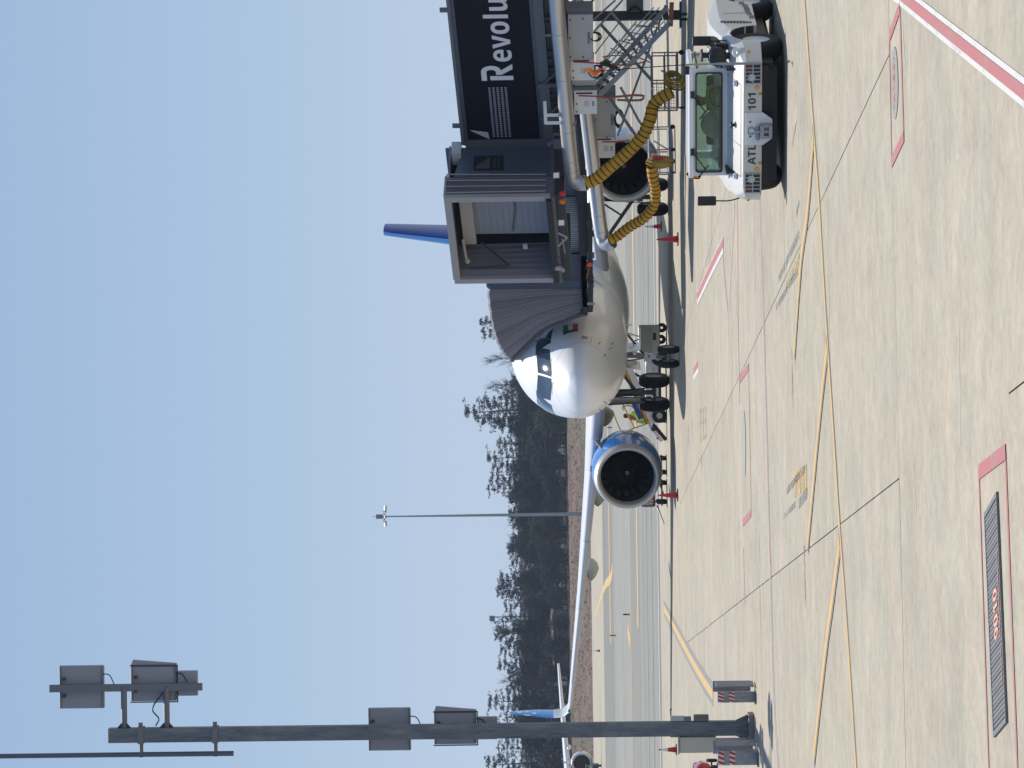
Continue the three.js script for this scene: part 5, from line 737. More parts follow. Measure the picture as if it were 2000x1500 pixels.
// ------------------------------------------------------------------ white aircraft tug
{
  const F = gp(1535, 250); const tug = thing('aircraft_tug', 'low white aircraft tug marked ATL 101 with a square cab', 'tug', V(F.x, 0, F.z), -0.33);
  const paintT = MP([0.74, 0.745, 0.74], 0.35, { clearcoat: 0.4, clearcoatRoughness: 0.2 });
  const dirtTex = noiseTex(512, 61, [[8, 0.3], [40, 0.3], [150, 0.3]], (v, r) => { const k = Math.max(0, v[0] + v[1] + v[2] - 0.16) * 1.6; return [0.86 - k * 0.3, 0.855 - k * 0.33, 0.84 - k * 0.36]; }, [1, 1]);
  const bodyP = MP([0.88, 0.86, 0.825], 0.42, { map: dirtTex, clearcoat: 0.3, clearcoatRoughness: 0.25 });
  // hull lofted along its length: z, half width low, bottom, shoulder height, half width high, top
  const arch = (z, c) => { const d = (z - c) / 0.62; return Math.abs(d) < 1 ? 0.42 + 0.5 * Math.sqrt(1 - d * d) : 0.42; };
  const zs = [0, -0.02, -0.1, -0.25, -0.4, -0.53, -0.54, -0.62, -0.75, -0.9, -1.15, -1.4, -1.55, -1.68, -1.76, -1.77, -2.0, -2.5, -3.0, -3.4, -3.53, -3.54, -3.65, -3.8, -4.15, -4.4, -4.6, -4.76, -4.77, -5.0, -5.4];
  const top = z => z > -0.75 ? 0.74 + 0.2 * (-z / 0.75) : z > -2.3 ? 0.94 + 0.3 * ((-z - 0.75) / 1.55) : z > -3 ? 1.24 : 1.24 - 0.28 * ((-z - 3) / 2.4);
  const secs = zs.map(z => { const cw = z > -0.45 ? 1.16 + 0.26 * Math.pow(Math.min(1, -z / 0.45), 0.7) : 1.42, yb = Math.max(arch(z, -1.15), arch(z, -4.15)), yt = top(z), ys = Math.max(yb + 0.02, Math.min(yt - 0.03, z > -0.3 ? 0.70 : 0.70 + 0.35 * Math.min(1, (-z - 0.3) / 2))); const hw = cw - 0.02 - (yt - ys) * 0.55;
    return [[-cw, yb], [-cw - 0.0, ys * 0.6 + yb * 0.4], [-cw + 0.01, ys], [-hw, yt - 0.015], [-hw + 0.05, yt], [hw - 0.05, yt], [hw, yt - 0.015], [cw - 0.01, ys], [cw, ys * 0.6 + yb * 0.4], [cw, yb], [cw - 0.04, yb], [-cw + 0.04, yb], [-cw, yb]].map(([x, y]) => V(x, y, z)); });
  let hull = grid(12, secs.length - 1, (u, v) => secs[Math.round(v * (secs.length - 1))][Math.round(u * 12)]); hull = toCreasedNormals(hull, 0.5);
  { const p = hull.attributes.position, q = hull.attributes.uv; for (let k = 0; k < p.count; k++) q.setXY(k, p.getX(k) * 0.4, p.getZ(k) * 0.4 + p.getY(k)); }
  const cap = (i) => { const s = new THREE.Shape(secs[i].slice(0, 10).map(p => new THREE.Vector2(p.x, p.y))); return new THREE.ShapeGeometry(s).translate(0, 0, secs[i][0].z + (i ? -0.002 : 0.002)); };
  part('hull', hull, bodyP, tug); part('front_plate', cap(0), bodyP, tug); part('rear_plate', cap(secs.length - 1), paintT, tug);
  part('belly_pan', box(2.0, 0.26, 4.7, 0, 0.27, -2.6), mat.black, tug);
  part('chassis', [box(2.2, 0.3, 4.9, 0, 0.36, -2.75)], mat.black, tug); part('front_skirt', box(2.1, 0.12, 0.3, 0, 0.36, -0.3), mat.black, tug);
  for (const z of [-1.15, -4.15]) for (const s of [-1, 1]) { const w = part('wheel', lathe([[0.24, -0.16], [0.40, -0.17], [0.45, -0.11], [0.46, 0], [0.45, 0.11], [0.40, 0.17], [0.24, 0.16]], 36).rotateZ(Math.PI / 2).translate(s * 1.16, 0.46, z), mat.rubber, tug); part('rim', lathe([[0, -0.09], [0.1, -0.12], [0.12, -0.08], [0.2, -0.1], [0.25, -0.15]], 24).rotateZ(s > 0 ? -Math.PI / 2 * -1 * -1 : Math.PI / 2 * -1).translate(s * 1.16, 0.46, z), mat.boxGrey, w); part('wheel_hub', lathe([[0, 0.12], [0.1, 0.13], [0.2, 0.1], [0.25, 0.15]], 24).rotateZ(s > 0 ? -Math.PI / 2 : Math.PI / 2).translate(s * 1.16, 0.46, z), mat.boxWhite, w); }
  for (const z of [-1.15, -4.15]) part('arch_liner', grid(2, 20, (u, v) => { const zz = z + 0.615 - v * 1.23; return V((u - 0.5) * 2.82, arch(zz, z) - 0.012, zz); }), mat.dark, tug);
  for (const z of [-1.15, -4.15]) for (const q of [-1, 1]) part('wheel_well', box(0.04, 0.62, 1.3, q * 0.93, 0.7, z), mat.black, tug);
  // cab
  const cx = -0.13, cz = -0.75, cw = 0.97, cf = -0.95, cbk = -2.25, y0 = 0.95, y1 = 1.60;
  const cabP = MP([0.70, 0.715, 0.73], 0.4, { clearcoat: 0.3 });
  part('cab_lower', [hexa([V(cx - cw, y0 - 0.1, cf), V(cx + cw, y0 - 0.1, cf), V(cx + cw, y0 - 0.1, cbk), V(cx - cw, y0 - 0.1, cbk), V(cx - cw, 1.02, cf + 0.0), V(cx + cw, 1.02, cf), V(cx + cw, 1.02, cbk), V(cx - cw, 1.02, cbk)])], cabP, tug);
  part('cab_roof', rbox(2 * cw + 0.08, 0.09, cf - cbk + 0.1, 0.035, cx, y1 + 0.01, (cf + cbk) / 2), mat.white, tug);
  part('pillar', [box(0.09, 0.56, 0.09, cx - cw + 0.045, 1.29, cf - 0.045)], cabP, tug); part('pillar', [box(0.09, 0.56, 0.09, cx + cw - 0.045, 1.29, cf - 0.045)], cabP, tug); part('pillar', [box(0.1, 0.56, 0.1, cx - cw + 0.05, 1.29, cbk + 0.05)], cabP, tug); part('pillar', [box(0.1, 0.56, 0.1, cx + cw - 0.05, 1.29, cbk + 0.05)], cabP, tug);
  part('header_bar', [box(2 * cw - 0.18, 0.05, 0.08, cx, 1.545, cf - 0.04), box(2 * cw - 0.18, 0.06, 0.08, cx, 1.04, cf - 0.04)], cabP, tug);
  const gl = new THREE.MeshPhysicalMaterial({ color: rgb(0.64, 0.75, 0.72), roughness: 0.03, transmission: 1, thickness: 0, ior: 1.5 });
  const ws = part('windscreen', box(2 * cw - 0.16, 0.46, 0.012, cx, 1.295, cf + 0.002), gl, tug);
  part('gasket', (() => { const s = new THREE.Shape(), rr = (sh, x, y, w, h, r) => { sh.moveTo(x + r, y); sh.lineTo(x + w - r, y); sh.quadraticCurveTo(x + w, y, x + w, y + r); sh.lineTo(x + w, y + h - r); sh.quadraticCurveTo(x + w, y + h, x + w - r, y + h); sh.lineTo(x + r, y + h); sh.quadraticCurveTo(x, y + h, x, y + h - r); sh.lineTo(x, y + r); sh.quadraticCurveTo(x, y, x + r, y); return sh; }; rr(s, -cw + 0.06, 1.055, 2 * cw - 0.12, 0.48, 0.06); const hole = rr(new THREE.Path(), -cw + 0.085, 1.08, 2 * cw - 0.17, 0.43, 0.05); s.holes.push(hole); return new THREE.ExtrudeGeometry(s, { depth: 0.014, bevelEnabled: false }).translate(cx, 0, cf + 0.008); })(), mat.black, ws);
  part('side_window', box(0.012, 0.44, cf - cbk - 0.24, cx + cw - 0.03, 1.29, (cf + cbk) / 2), gl, tug); part('side_window', box(0.012, 0.44, cf - cbk - 0.24, cx - cw + 0.03, 1.29, (cf + cbk) / 2), gl, tug); part('rear_window', box(2 * cw - 0.25, 0.44, 0.012, cx, 1.29, cbk + 0.03), gl, tug);
  part('window_trim', [box(0.02, 0.03, 1.2, cx + cw + 0.005, 1.5, (cf + cbk) / 2), box(0.02, 0.03, 1.2, cx + cw + 0.005, 1.07, (cf + cbk) / 2)], mat.black, tug);
  part('cab_floor', box(2 * cw - 0.1, 0.04, 1.2, cx, 0.6, (cf + cbk) / 2), mat.dark, tug); part('dashboard', rbox(1.4, 0.16, 0.25, 0.03, cx - 0.1, 1.02, cf - 0.22), mat.dark, tug);
  part('steering_wheel', new THREE.TorusGeometry(0.17, 0.014, 6, 24).rotateX(-0.7).translate(cx + 0.35, 1.13, cf - 0.42), mat.black, tug);
  part('seat', [rbox(0.5, 0.12, 0.48, 0.04, cx - 0.45, 0.80, cbk + 0.5), rbox(0.48, 0.5, 0.12, 0.05, cx - 0.45, 1.05, cbk + 0.24)], mat.dark, tug); part('seat', [rbox(0.5, 0.12, 0.48, 0.04, cx + 0.35, 0.80, cbk + 0.5), rbox(0.48, 0.5, 0.12, 0.05, cx + 0.35, 1.05, cbk + 0.24)], mat.dark, tug);
  part('console', [rbox(0.3, 0.32, 0.5, 0.03, cx - 0.78, 0.95, cf - 0.5)], M([0.03, 0.07, 0.07], 0.5), tug); part('console_lamp', new THREE.SphereGeometry(0.035, 10, 8).translate(cx - 0.74, 1.13, cf - 0.24), M([0.2, 0.6, 0.05], 0.4), tug);
  for (const x of [-0.62, 0.42]) { part('wiper', [beam(V(cx + x + 0.05, 1.56, cf + 0.03), V(cx + x - 0.22, 1.36, cf + 0.03), 0.012, 0.02), beam(V(cx + x - 0.35, 1.46, cf + 0.03), V(cx + x - 0.15, 1.3, cf + 0.03), 0.014, 0.02)], mat.black, tug); part('wiper_motor', box(0.12, 0.07, 0.06, cx + x + 0.1, 1.585, cf + 0.05), mat.black, tug); }
  // lettering and front fittings
  const z1 = 0.006;
  part('lettering', text3('ATL', 0.135, 0.004).scale(1.12, 1, 1).translate(-0.47, 0.59, z1), M([0.05, 0.05, 0.055], 0.5), tug); part('lettering', text3('101', 0.135, 0.004).scale(1.12, 1, 1).translate(0.48, 0.59, z1), M([0.05, 0.05, 0.055], 0.5), tug);
  part('hitch_plate', extrude([[-0.29, 0.70], [0.29, 0.70], [0.29, 0.40], [0.17, 0.24], [-0.17, 0.24], [-0.29, 0.40]], 0.03, 0.006).translate(0, 0, 0.006), mat.boxWhite, tug);
  const hitch = part('tow_hitch', [box(0.22, 0.06, 0.16, -0.02, 0.42, 0.11), box(0.22, 0.05, 0.16, -0.02, 0.28, 0.11), box(0.05, 0.2, 0.12, -0.12, 0.35, 0.1), box(0.05, 0.2, 0.12, 0.08, 0.35, 0.1), bar(V(-0.02, 0.24, 0.15), V(-0.02, 0.56, 0.15), 0.025), bar(V(-0.18, 0.49, 0.1), V(0.06, 0.49, 0.1), 0.03)], mat.galv, tug);
  part('pin_ring', new THREE.TorusGeometry(0.06, 0.012, 6, 18).translate(-0.03, 0.6, 0.05), mat.galv, hitch); for (const x of [-0.13, 0.13]) part('bolt', bar(V(x, 0.62, 0.03), V(x, 0.62, 0.05), 0.018), mat.black, hitch);
  for (const s of [-1, 1]) {
    const x = s * 0.98, h = part('headlight', [box(0.36, 0.26, 0.03, x, 0.575, -0.002)], mat.dark, tug);
    for (let k = 0; k < 6; k++) part('grille_bar', box(0.014, 0.26, 0.02, x - 0.17 + k * 0.068, 0.575, 0.022), mat.boxGrey, h); part('grille_rim', [box(0.38, 0.018, 0.025, x, 0.71, 0.02), box(0.38, 0.018, 0.025, x, 0.575, 0.02), box(0.38, 0.018, 0.025, x, 0.44, 0.02)], mat.boxGrey, h);
    part('lens', [lathe([[0, 0.03], [0.05, 0.025], [0.07, 0]], 20).rotateX(Math.PI / 2).translate(x - s * 0.07, 0.6, 0.014)], MP([0.5, 0.5, 0.48], 0.1, { clearcoat: 1 }), h); part('tail_lens', box(0.12, 0.1, 0.01, x + s * 0.1, 0.64, 0.014), M([0.15, 0.03, 0.03], 0.3), h);
    part('marker_lamp', lathe([[0, 0.025], [0.03, 0.022], [0.042, 0]], 18).rotateX(Math.PI / 2).translate(s * 0.73, 0.5, 0.006), MP([0.85, 0.42, 0.02], 0.3), tug);
    part('reflector', lathe([[0, 0.01], [0.028, 0.008], [0.03, 0]], 14).rotateX(Math.PI / 2).translate(s * 0.62, 0.45, 0.006), M([0.55, 0.28, 0.03], 0.4), tug); part('reflector', lathe([[0, 0.01], [0.028, 0.008], [0.03, 0]], 14).rotateX(Math.PI / 2).rotateY(s * 0.75).translate(s * 1.33, 0.64, -0.15), M([0.55, 0.28, 0.03], 0.4), tug);
  }
  // bonnet: lid seams, knob, grille slats, mirrors, beacon, flag whip
  const bon = (x, z, dy = 0) => V(x, top(z) + dy, z);
  part('lid_seam', [beam(bon(-0.9, -0.12, 0.003), bon(0.75, -0.12, 0.003), 0.015, 0.006), beam(bon(0.75, -0.12, 0.003), bon(0.75, -0.9, 0.003), 0.015, 0.006), beam(bon(-0.9, -0.12, 0.003), bon(-0.9, -0.9, 0.003), 0.012, 0.006), beam(bon(-0.35, -0.12, 0.003), bon(-0.35, -0.9, 0.003), 0.01, 0.006)], M([0.22, 0.2, 0.18], 0.8), tug);
  part('bonnet_knob', [bar(bon(-0.05, -0.45), bon(-0.05, -0.45, 0.05), 0.03), lathe([[0, 0.09], [0.05, 0.085], [0.06, 0.06], [0.03, 0.05]], 14).translate(-0.05, top(-0.45), -0.45)], mat.black, tug);
  for (const x of [-0.95, 0.72]) part('bonnet_lug', lathe([[0, 0.07], [0.05, 0.06], [0.06, 0]], 14).translate(x, top(-0.35), -0.35), cabP, tug);
  for (let k = 0; k < 9; k++) part('vent_slat', beam(bon(0.92 + 0.02, -1.05 - k * 0.085, 0.01), bon(1.22, -1.05 - k * 0.085, 0.01), 0.045, 0.012), mat.black, tug);
  part('air_cleaner', [lathe([[0, -0.16], [0.13, -0.16], [0.155, -0.1], [0.155, 0.1], [0.13, 0.15], [0, 0.15]], 28).rotateX(Math.PI / 2).translate(1.12, 1.16, -0.75)], mat.black, tug); part('cleaner_band', [new THREE.TorusGeometry(0.157, 0.012, 6, 28).translate(1.12, 1.16, -0.66)], mat.dark, tug); part('rain_cap', [bar(V(1.12, 1.3, -0.8), V(1.12, 1.4, -0.8), 0.05), lathe([[0.02, 0], [0.12, 0.01], [0.1, 0.05], [0, 0.06]], 20).translate(1.12, 1.4, -0.8)], mat.dark, tug); part('cleaner_stand', [bar(V(1.12, 0.95, -0.75), V(1.12, 1.05, -0.75), 0.06), box(0.1, 0.3, 0.1, 1.25, 1.02, -0.9), tube([V(1.2, 1.2, -0.9), V(1.3, 1.3, -1.1), V(1.25, 1.2, -1.4)], 0.07, 12, 8)], mat.black, tug);
  part('tow_eye', [new THREE.TorusGeometry(0.055, 0.03, 8, 16).rotateY(0.5).translate(1.27, 0.84, -0.35), box(0.18, 0.05, 0.22, 1.2, 0.80, -0.4)], mat.boxWhite, tug);
  for (const [x, y, z] of [[-1.38, 1.36, -0.3], [1.33, 1.42, -1.0]]) { const m = part('mirror', rbox(0.17, 0.33, 0.06, 0.025, x, y, z), mat.black, tug); part('mirror_stalk', tube([V(x, y - 0.15, z), V(x, y - 0.4, z), V(x * 0.97, y - 0.58, z - 0.02)], 0.012, 10, 6), mat.dark, m); }
  part('beacon', [lathe([[0, 0.12], [0.035, 0.11], [0.05, 0], [0, 0]], 16).translate(cx - cw - 0.02, 1.48, cf - 0.1)], MP([0.9, 0.25, 0.02], 0.2), tug); part('beacon_arm', [tube([V(cx - cw, 1.46, cf - 0.1), V(cx - cw - 0.06, 1.46, cf - 0.1), V(cx - cw - 0.04, 1.62, cf - 0.1), V(cx - cw + 0.02, 1.68, cf - 0.1)], 0.025, 14, 8)], mat.black, tug);
  part('work_lamp', box(0.14, 0.08, 0.08, cx + cw - 0.02, 1.68, cf), mat.black, tug);
  const wx = 1.17, wz = 0.06; part('whip_socket', [bar(V(wx, 0.44, wz), V(wx, 1.2, wz - 0.02), 0.024), bar(V(wx, 1.2, wz - 0.02), V(wx - 0.01, 1.75, wz - 0.03), 0.016)], mat.galv, tug); part('whip', [tube([V(wx - 0.01, 1.75, wz - 0.03), V(wx - 0.05, 2.4, wz - 0.05), V(wx - 0.1, 3.2, wz - 0.05)], 0.009, 14, 6)], mat.black, tug);
  part('pennant', grid(6, 8, (u, v) => V(wx - 0.1 + 0.03 * Math.sin(v * 9) - (u - 0.5) * 0.09 * Math.sin(Math.PI * Math.min(1, 0.15 + v * 0.75)), 3.12 + v * 0.38, wz - 0.03 + 0.05 * Math.sin(u * 5 + v * 6))), M([0.9, 0.22, 0.04], 0.7, 0, { side: THREE.DoubleSide }), tug);
  // side marks on the right flank
  const sx = 1.426;
  for (let k = 0; k < 10; k++) part('side_vent', box(0.012, 0.045, 0.10 + (k < 3 ? k * 0.03 : (9 - k) * 0.012), sx - 0.005, 0.52 + k * 0.062 * 0.9, -1.98 - k * 0.01), mat.dark, tug);
  for (const [z, y, l] of [[-2.4, 0.47, 0.22], [-2.65, 0.5, 0.14], [-2.9, 0.52, 0.3], [-3.12, 0.53, 0.3], [-3.35, 0.55, 0.14], [-3.52, 0.6, 0.14]]) part('side_label', box(0.008, 0.09, l, sx, y, z), M([0.16, 0.16, 0.17], 0.6), tug);
  part('side_emblem', [box(0.008, 0.12, 0.14, sx - 0.15, 0.93, -3.3)], mat.red, tug); part('side_emblem', box(0.008, 0.09, 0.35, sx - 0.17, 0.82, -3.0), M([0.3, 0.3, 0.31], 0.6), tug);
  part('side_seam', box(0.006, 0.5, 0.012, sx, 0.72, -2.72), seamM, tug);
  // driver, seated
  const dx = cx + 0.35, J = (x, y, z) => V(dx + x - 0.08, y + 0.04, cbk + 0.72 + z), fwd = V(-0.5, 0, 0.86);
  const caps = [[J(0, 0.92, -0.1), 0.15, J(0, 1.1, -0.1), 0.15], [J(-0.13, 1.2, -0.08), 0.085, J(0.13, 1.2, -0.08), 0.085], [J(0, 1.24, -0.07), 0.052, J(-0.02, 1.32, -0.04), 0.05]];
  for (const s of [-1, 1]) { caps.push([J(s * 0.18, 1.2, -0.08), 0.055, J(s * 0.24, 0.98, 0.08), 0.046], [J(s * 0.24, 0.98, 0.08), 0.044, J(s * 0.15, 1.06, 0.33), 0.032], ...hand(J(s * 0.15, 1.06, 0.33), V(-s * 0.2, 0.3, 0.9).normalize(), V(-s, 0, 0)), [J(s * 0.1, 0.9, 0), 0.085, J(s * 0.14, 0.9, 0.42), 0.065], [J(s * 0.14, 0.9, 0.42), 0.06, J(s * 0.14, 0.68, 0.5), 0.045]); }
  const hc = J(-0.03, 1.39, -0.02); caps.push(...headCaps(hc, fwd));
  const driverC = p => p.y > 1.335 ? skinC : p.y < 0.97 && p.z > cbk + 0.77 ? [0.02, 0.03, 0.06] : (Math.abs(p.y - 1.14) < 0.03 || Math.abs(p.y - 1.03) < 0.025) ? [0.6, 0.62, 0.6] : [0.16, 0.5, 0.07];
  const drv = thing('person', 'driver in green high-visibility vest sitting inside the white tug cab', 'person', V(F.x, 0, F.z), -0.33); const db = part('body', body(caps, 0.017, driverC), bodyM, drv); part('hair', new THREE.SphereGeometry(0.1, 18, 12, 0, 6.3, 0, 1.7).scale(0.95, 1.05, 1.05).translate(hc.x - fwd.x * 0.015, hc.y + 0.03, hc.z - fwd.z * 0.015), M([0.012, 0.01, 0.01], 0.8), db);
  const bag = thing('plastic_bag', 'pale crumpled plastic bag over the empty seat in the tug cab', 'bag', V(F.x, 0, F.z), -0.33);
  part('bag_body', grid(30, 20, (u, v) => { const a = u * 6.283, b = (v - 0.5) * Math.PI, k = 1 + 0.05 * Math.sin(a * 7 + v * 13) + 0.04 * Math.sin(a * 13); return V(cx - 0.22 + Math.cos(a) * Math.cos(b) * 0.24 * k, 1.2 + Math.sin(b) * 0.2 * k, cbk + 0.6 + Math.sin(a) * Math.cos(b) * 0.13 * k); }, true), MP([0.55, 0.6, 0.58], 0.5, { clearcoat: 0.4 }), bag);
}
// ------------------------------------------------------------------ traffic cones
function makeCone(label, p, h, stripes, group = 'red traffic cones') {
  const o = thing('traffic_cone', label, 'traffic cone', p, 0.4, group), r = h * 0.17;
  part('base', rbox(h * 0.5, 0.045, h * 0.5, 0.015, 0, 0.0225, 0), M([0.22, 0.02, 0.02], 0.8), o);
  const at_ = k => r * (1 - k) + h * 0.03 * k, bands = stripes ? [[0.045 / h, 0.5, 0], [0.5, 0.86, 1], [0.86, 1, 0]] : [[0.045 / h, 1, 0]];
  for (const [a, b, w] of bands) part(w ? 'white_band' : 'cone_body', lathe([[at_(a), a * h], [at_(b), b * h], ...(b === 1 ? [[0.001, b * h + 0.004]] : [])], 20), w ? M([0.75, 0.75, 0.74], 0.6) : M([0.5, 0.018, 0.02], 0.55), o);
}
makeCone('red cone nearest the engine intake, standing at its lower edge', gp(1324.5, 967), 0.72, false); makeCone('larger red cone between the basket cart and aircraft nose', gp(1325, 467), 0.75, false); makeCone('smaller red cone behind the larger one near the bridges', gp(1292.5, 442), 0.66, true); makeCone('red cone with broad white band behind the beige cabinet', gp(1322, 1464), 0.69, true); makeCone('tiny red cone far off at the edge of the bank', gp(1172, 1271), 1.0, true);
// ------------------------------------------------------------------ floodlight post
{
  const D = 75.2, b = gp(1471, 1419), o = site('floodlight_post', 'thick weathered steel post carrying floodlights seen from behind', 'lamp post', V(b.x, 0, -D));
  const postTex = noiseTex(512, 91, [[4, 0.3, 10], [12, 0.3, 20], [50, 0.25], [160, 0.2]], (v) => { const k = v[0] + v[1] + v[2] + v[3]; return [0.39 + k * 0.34, 0.42 + k * 0.27, 0.45 + k * 0.2]; }, [1, 3]);
  const postM = M([1, 1, 1], 0.6, 0.15, { map: postTex }), steelP = M([0.15, 0.165, 0.19], 0.55, 0.2), panelM = M([0.27, 0.28, 0.33], 0.55, 0.1);
  const x = b.x, z = -D, H = v => at(v, 1430, D).y, X = iy => at(700, iy, D).x + 0.0, top = H(213);
  const sh = box(0.305, top - 0.12, 0.305, x, 0.12 + (top - 0.12) / 2, z); { const p = sh.attributes.position, u = sh.attributes.uv; for (let k = 0; k < p.count; k++) u.setXY(k, p.getX(k) + p.getZ(k), p.getY(k) * 0.4); }
  part('post', sh, postM, o); part('base_plate', rbox(0.62, 0.12, 0.62, 0.01, x, 0.06, z), M([0.22, 0.2, 0.18], 0.7), o);
  for (const [dx, dz] of [[1, 0], [-1, 0], [0, 1]]) part('gusset', hexa([V(x + dx * 0.15 - dz * 0.01, 0.12, z + dz * 0.15 - dx * 0.01), V(x + dx * 0.29 - dz * 0.01, 0.12, z + dz * 0.29 - dx * 0.01), V(x + dx * 0.29 + dz * 0.01, 0.12, z + dz * 0.29 + dx * 0.01), V(x + dx * 0.15 + dz * 0.01, 0.12, z + dz * 0.15 + dx * 0.01), V(x + dx * 0.15 - dz * 0.01, 0.38, z + dz * 0.15 - dx * 0.01), V(x + dx * 0.17 - dz * 0.01, 0.38, z + dz * 0.17 - dx * 0.01), V(x + dx * 0.17 + dz * 0.01, 0.38, z + dz * 0.17 + dx * 0.01), V(x + dx * 0.15 + dz * 0.01, 0.38, z + dz * 0.15 + dx * 0.01)]), steelP, o);
  for (const [dx, dz] of [[0.25, 0.25], [-0.25, 0.25]]) part('anchor_bolt', bar(V(x + dx, 0.1, z + dz), V(x + dx, 0.2, z + dz), 0.02), mat.dark, o);
  // offset of things seen beside the post, measured from the post's own axis there
  const ax = v => 1438 - (v - 240) / 1220 * 18, dx = (iy, v) => (ax(v) - iy) / 91.8;
  const lampZ = z - 0.34;
  const flood = (v0, v1, y0, y1, lz, kind) => { const c = (v0 + v1) / 2, xx = x + dx((y0 + y1) / 2, c), w = (y1 - y0) / 91.8, h = (v1 - v0) / 91.8, yy = (H(v0) + H(v1)) / 2; const l = part('floodlight', [rbox(w, h, 0.14, 0.025, xx, yy, lz - 0.07)], panelM, o);
    part('back_rim', [box(w * 0.98, 0.03, 0.03, xx, yy + h / 2 - 0.03, lz + 0.012), box(w * 0.98, 0.03, 0.03, xx, yy - h / 2 + 0.03, lz + 0.012)], steelP, l);
    part('lens', box(w * 0.9, h * 0.9, 0.02, xx, yy, lz - 0.15), mat.lampGlass, l);
    for (const s of [-1, 1]) part('bracket', box(0.05, 0.06, 0.2, xx + s * w * 0.2, yy + h * 0.38, lz + 0.08), mat.dark, l);
    if (kind) { part('yoke', [box(0.025, h * 1.02, 0.03, xx - w / 2 - 0.02, yy, lz), box(0.025, h * 1.02, 0.03, xx + w / 2 + 0.02, yy, lz), box(w + 0.06, 0.025, 0.03, xx, yy - h / 2 - 0.02, lz)], mat.dark, l); part('gear_box', rbox(w * 0.72, 0.42, 0.16, 0.02, xx, yy - h / 2 - 0.24, lz - 0.06), panelM, l); part('visor', hexa([V(xx + w / 2, yy - h / 2, lz), V(xx + w / 2 + 0.06, yy - h / 2, lz - 0.02), V(xx + w / 2 + 0.06, yy - h / 2, lz - 0.12), V(xx + w / 2, yy - h / 2, lz - 0.12), V(xx + w / 2, yy + h / 2, lz), V(xx + w / 2 + 0.14, yy + h / 2 - 0.05, lz - 0.02), V(xx + w / 2 + 0.14, yy + h / 2 - 0.05, lz - 0.12), V(xx + w / 2, yy + h / 2, lz - 0.12)]), panelM, l); }
    part('flex_cable', tube([V(xx + w * 0.3, yy - h / 2 + 0.02, lz), V(xx + w * 0.28, yy - h / 2 - 0.12, lz + 0.05), V(xx + w * 0.05, yy - h / 2 - 0.24, lz + 0.1)], 0.012, 12, 5), mat.black, l); return l; };
  flood(717, 801, 1386, 1470, lampZ, false); flood(846, 930, 1395, 1457, lampZ, true);
  const barX = x + dx(1345, 250), bz = z - 0.02;
  part('lamp_bar', box(0.155, H(98) - H(396), 0.12, barX, (H(98) + H(396)) / 2, bz), steelP, o);
  flood(115, 203, 1303, 1387, bz - 0.1, false); flood(255, 345, 1304, 1372, bz - 0.1, true);
  for (const v of [243, 326]) { part('arm', bar(V(x + 0.1, H(v), z), V(barX, H(v), z), 0.065, 0.065, 14), steelP, o); part('arm_gusset', extrude([[0.15, -0.16], [0.15, 0.16], [0.27, 0.05], [0.27, -0.05]], 0.02).translate(x, H(v), z + 0.02), mat.dark, o); }
  part('arm_cable', tube([V(barX - 0.1, H(320), z + 0.1), V(x + 0.55, H(300), z + 0.14), V(x + 0.35, H(312), z + 0.12), V(x + 0.2, H(305), z + 0.1)], 0.016, 18, 5), mat.black, o);
  // slim rod clamped to the left side
  const rx = x + dx(1475, 300); part('side_rod', bar(V(rx, H(456), z + 0.05), V(rx, top + 4, z + 0.05), 0.055, 0.05, 12), M([0.09, 0.11, 0.15], 0.5, 0.2), o);
  for (const v of [276, 421]) { part('clamp', [box(0.36, 0.12, 0.36, x, H(v), z), box(0.1, 0.08, 0.1, x + 0.22, H(v), z + 0.1)], steelP, o); part('clamp_arm', bar(V(x - 0.15, H(v), z + 0.05), V(rx, H(v), z + 0.05), 0.045), steelP, o); part('clamp_gusset', extrude([[-0.11, 0], [0.11, 0], [0.03, -0.1], [-0.03, -0.1]], 0.02).rotateZ(-Math.PI / 2).translate(rx + 0.04, H(v), z + 0.05), mat.dark, o); }
  // control boxes low on the post
  const lb = (v0, v1, y0, y1, m, nm, zz = z + 0.05) => { const xx = x + dx((y0 + y1) / 2, (v0 + v1) / 2), w = (y1 - y0) / 91.8, h = (v1 - v0) / 91.8; return part(nm, rbox(w, h, 0.2, 0.01, xx, (H(v0) + H(v1)) / 2, zz), m, o); };
  lb(1309, 1336, 1397, 1406, mat.boxGrey, 'junction_box'); lb(1336, 1350, 1398, 1406, steelP, 'junction_box'); lb(1355, 1384, 1394, 1406, M([0.14, 0.135, 0.12], 0.6), 'switch_box'); lb(1309, 1326, 1433, 1438, M([0.2, 0.19, 0.18], 0.6), 'junction_box');
  part('aerial', [bar(V(x + dx(1397, 1310), H(1310), z + 0.1), V(x + dx(1384, 1309), H(1309), z + 0.1), 0.008, 0.008, 5), bar(V(x + dx(1384, 1309), H(1309), z + 0.1), V(x + dx(1383, 1313), H(1313), z + 0.1), 0.012, 0.012, 5)], mat.dark, o);
  // beige cabinet on legs
  const c = site('cable_cabinet', 'beige metal cabinet on a thin leg frame left of the floodlight post', 'cabinet', V(x + dx(1452, 1360), 0, z + 0.1)), cxx = x + dx(1452, 1360), cw2 = 30 / 91.8, y1 = H(1326), y0 = H(1398);
  part('casing', rbox(cw2, y1 - y0, 0.3, 0.012, cxx, (y0 + y1) / 2, z + 0.1), M([0.44, 0.42, 0.36], 0.55), c); part('door', box(cw2 * 0.92, (y1 - y0) * 0.95, 0.01, cxx, (y0 + y1) / 2, z + 0.256), M([0.46, 0.44, 0.38], 0.55), c); part('roof_lip', box(cw2 + 0.05, 0.03, 0.36, cxx, y1 + 0.015, z + 0.1), M([0.3, 0.29, 0.26], 0.6), c);
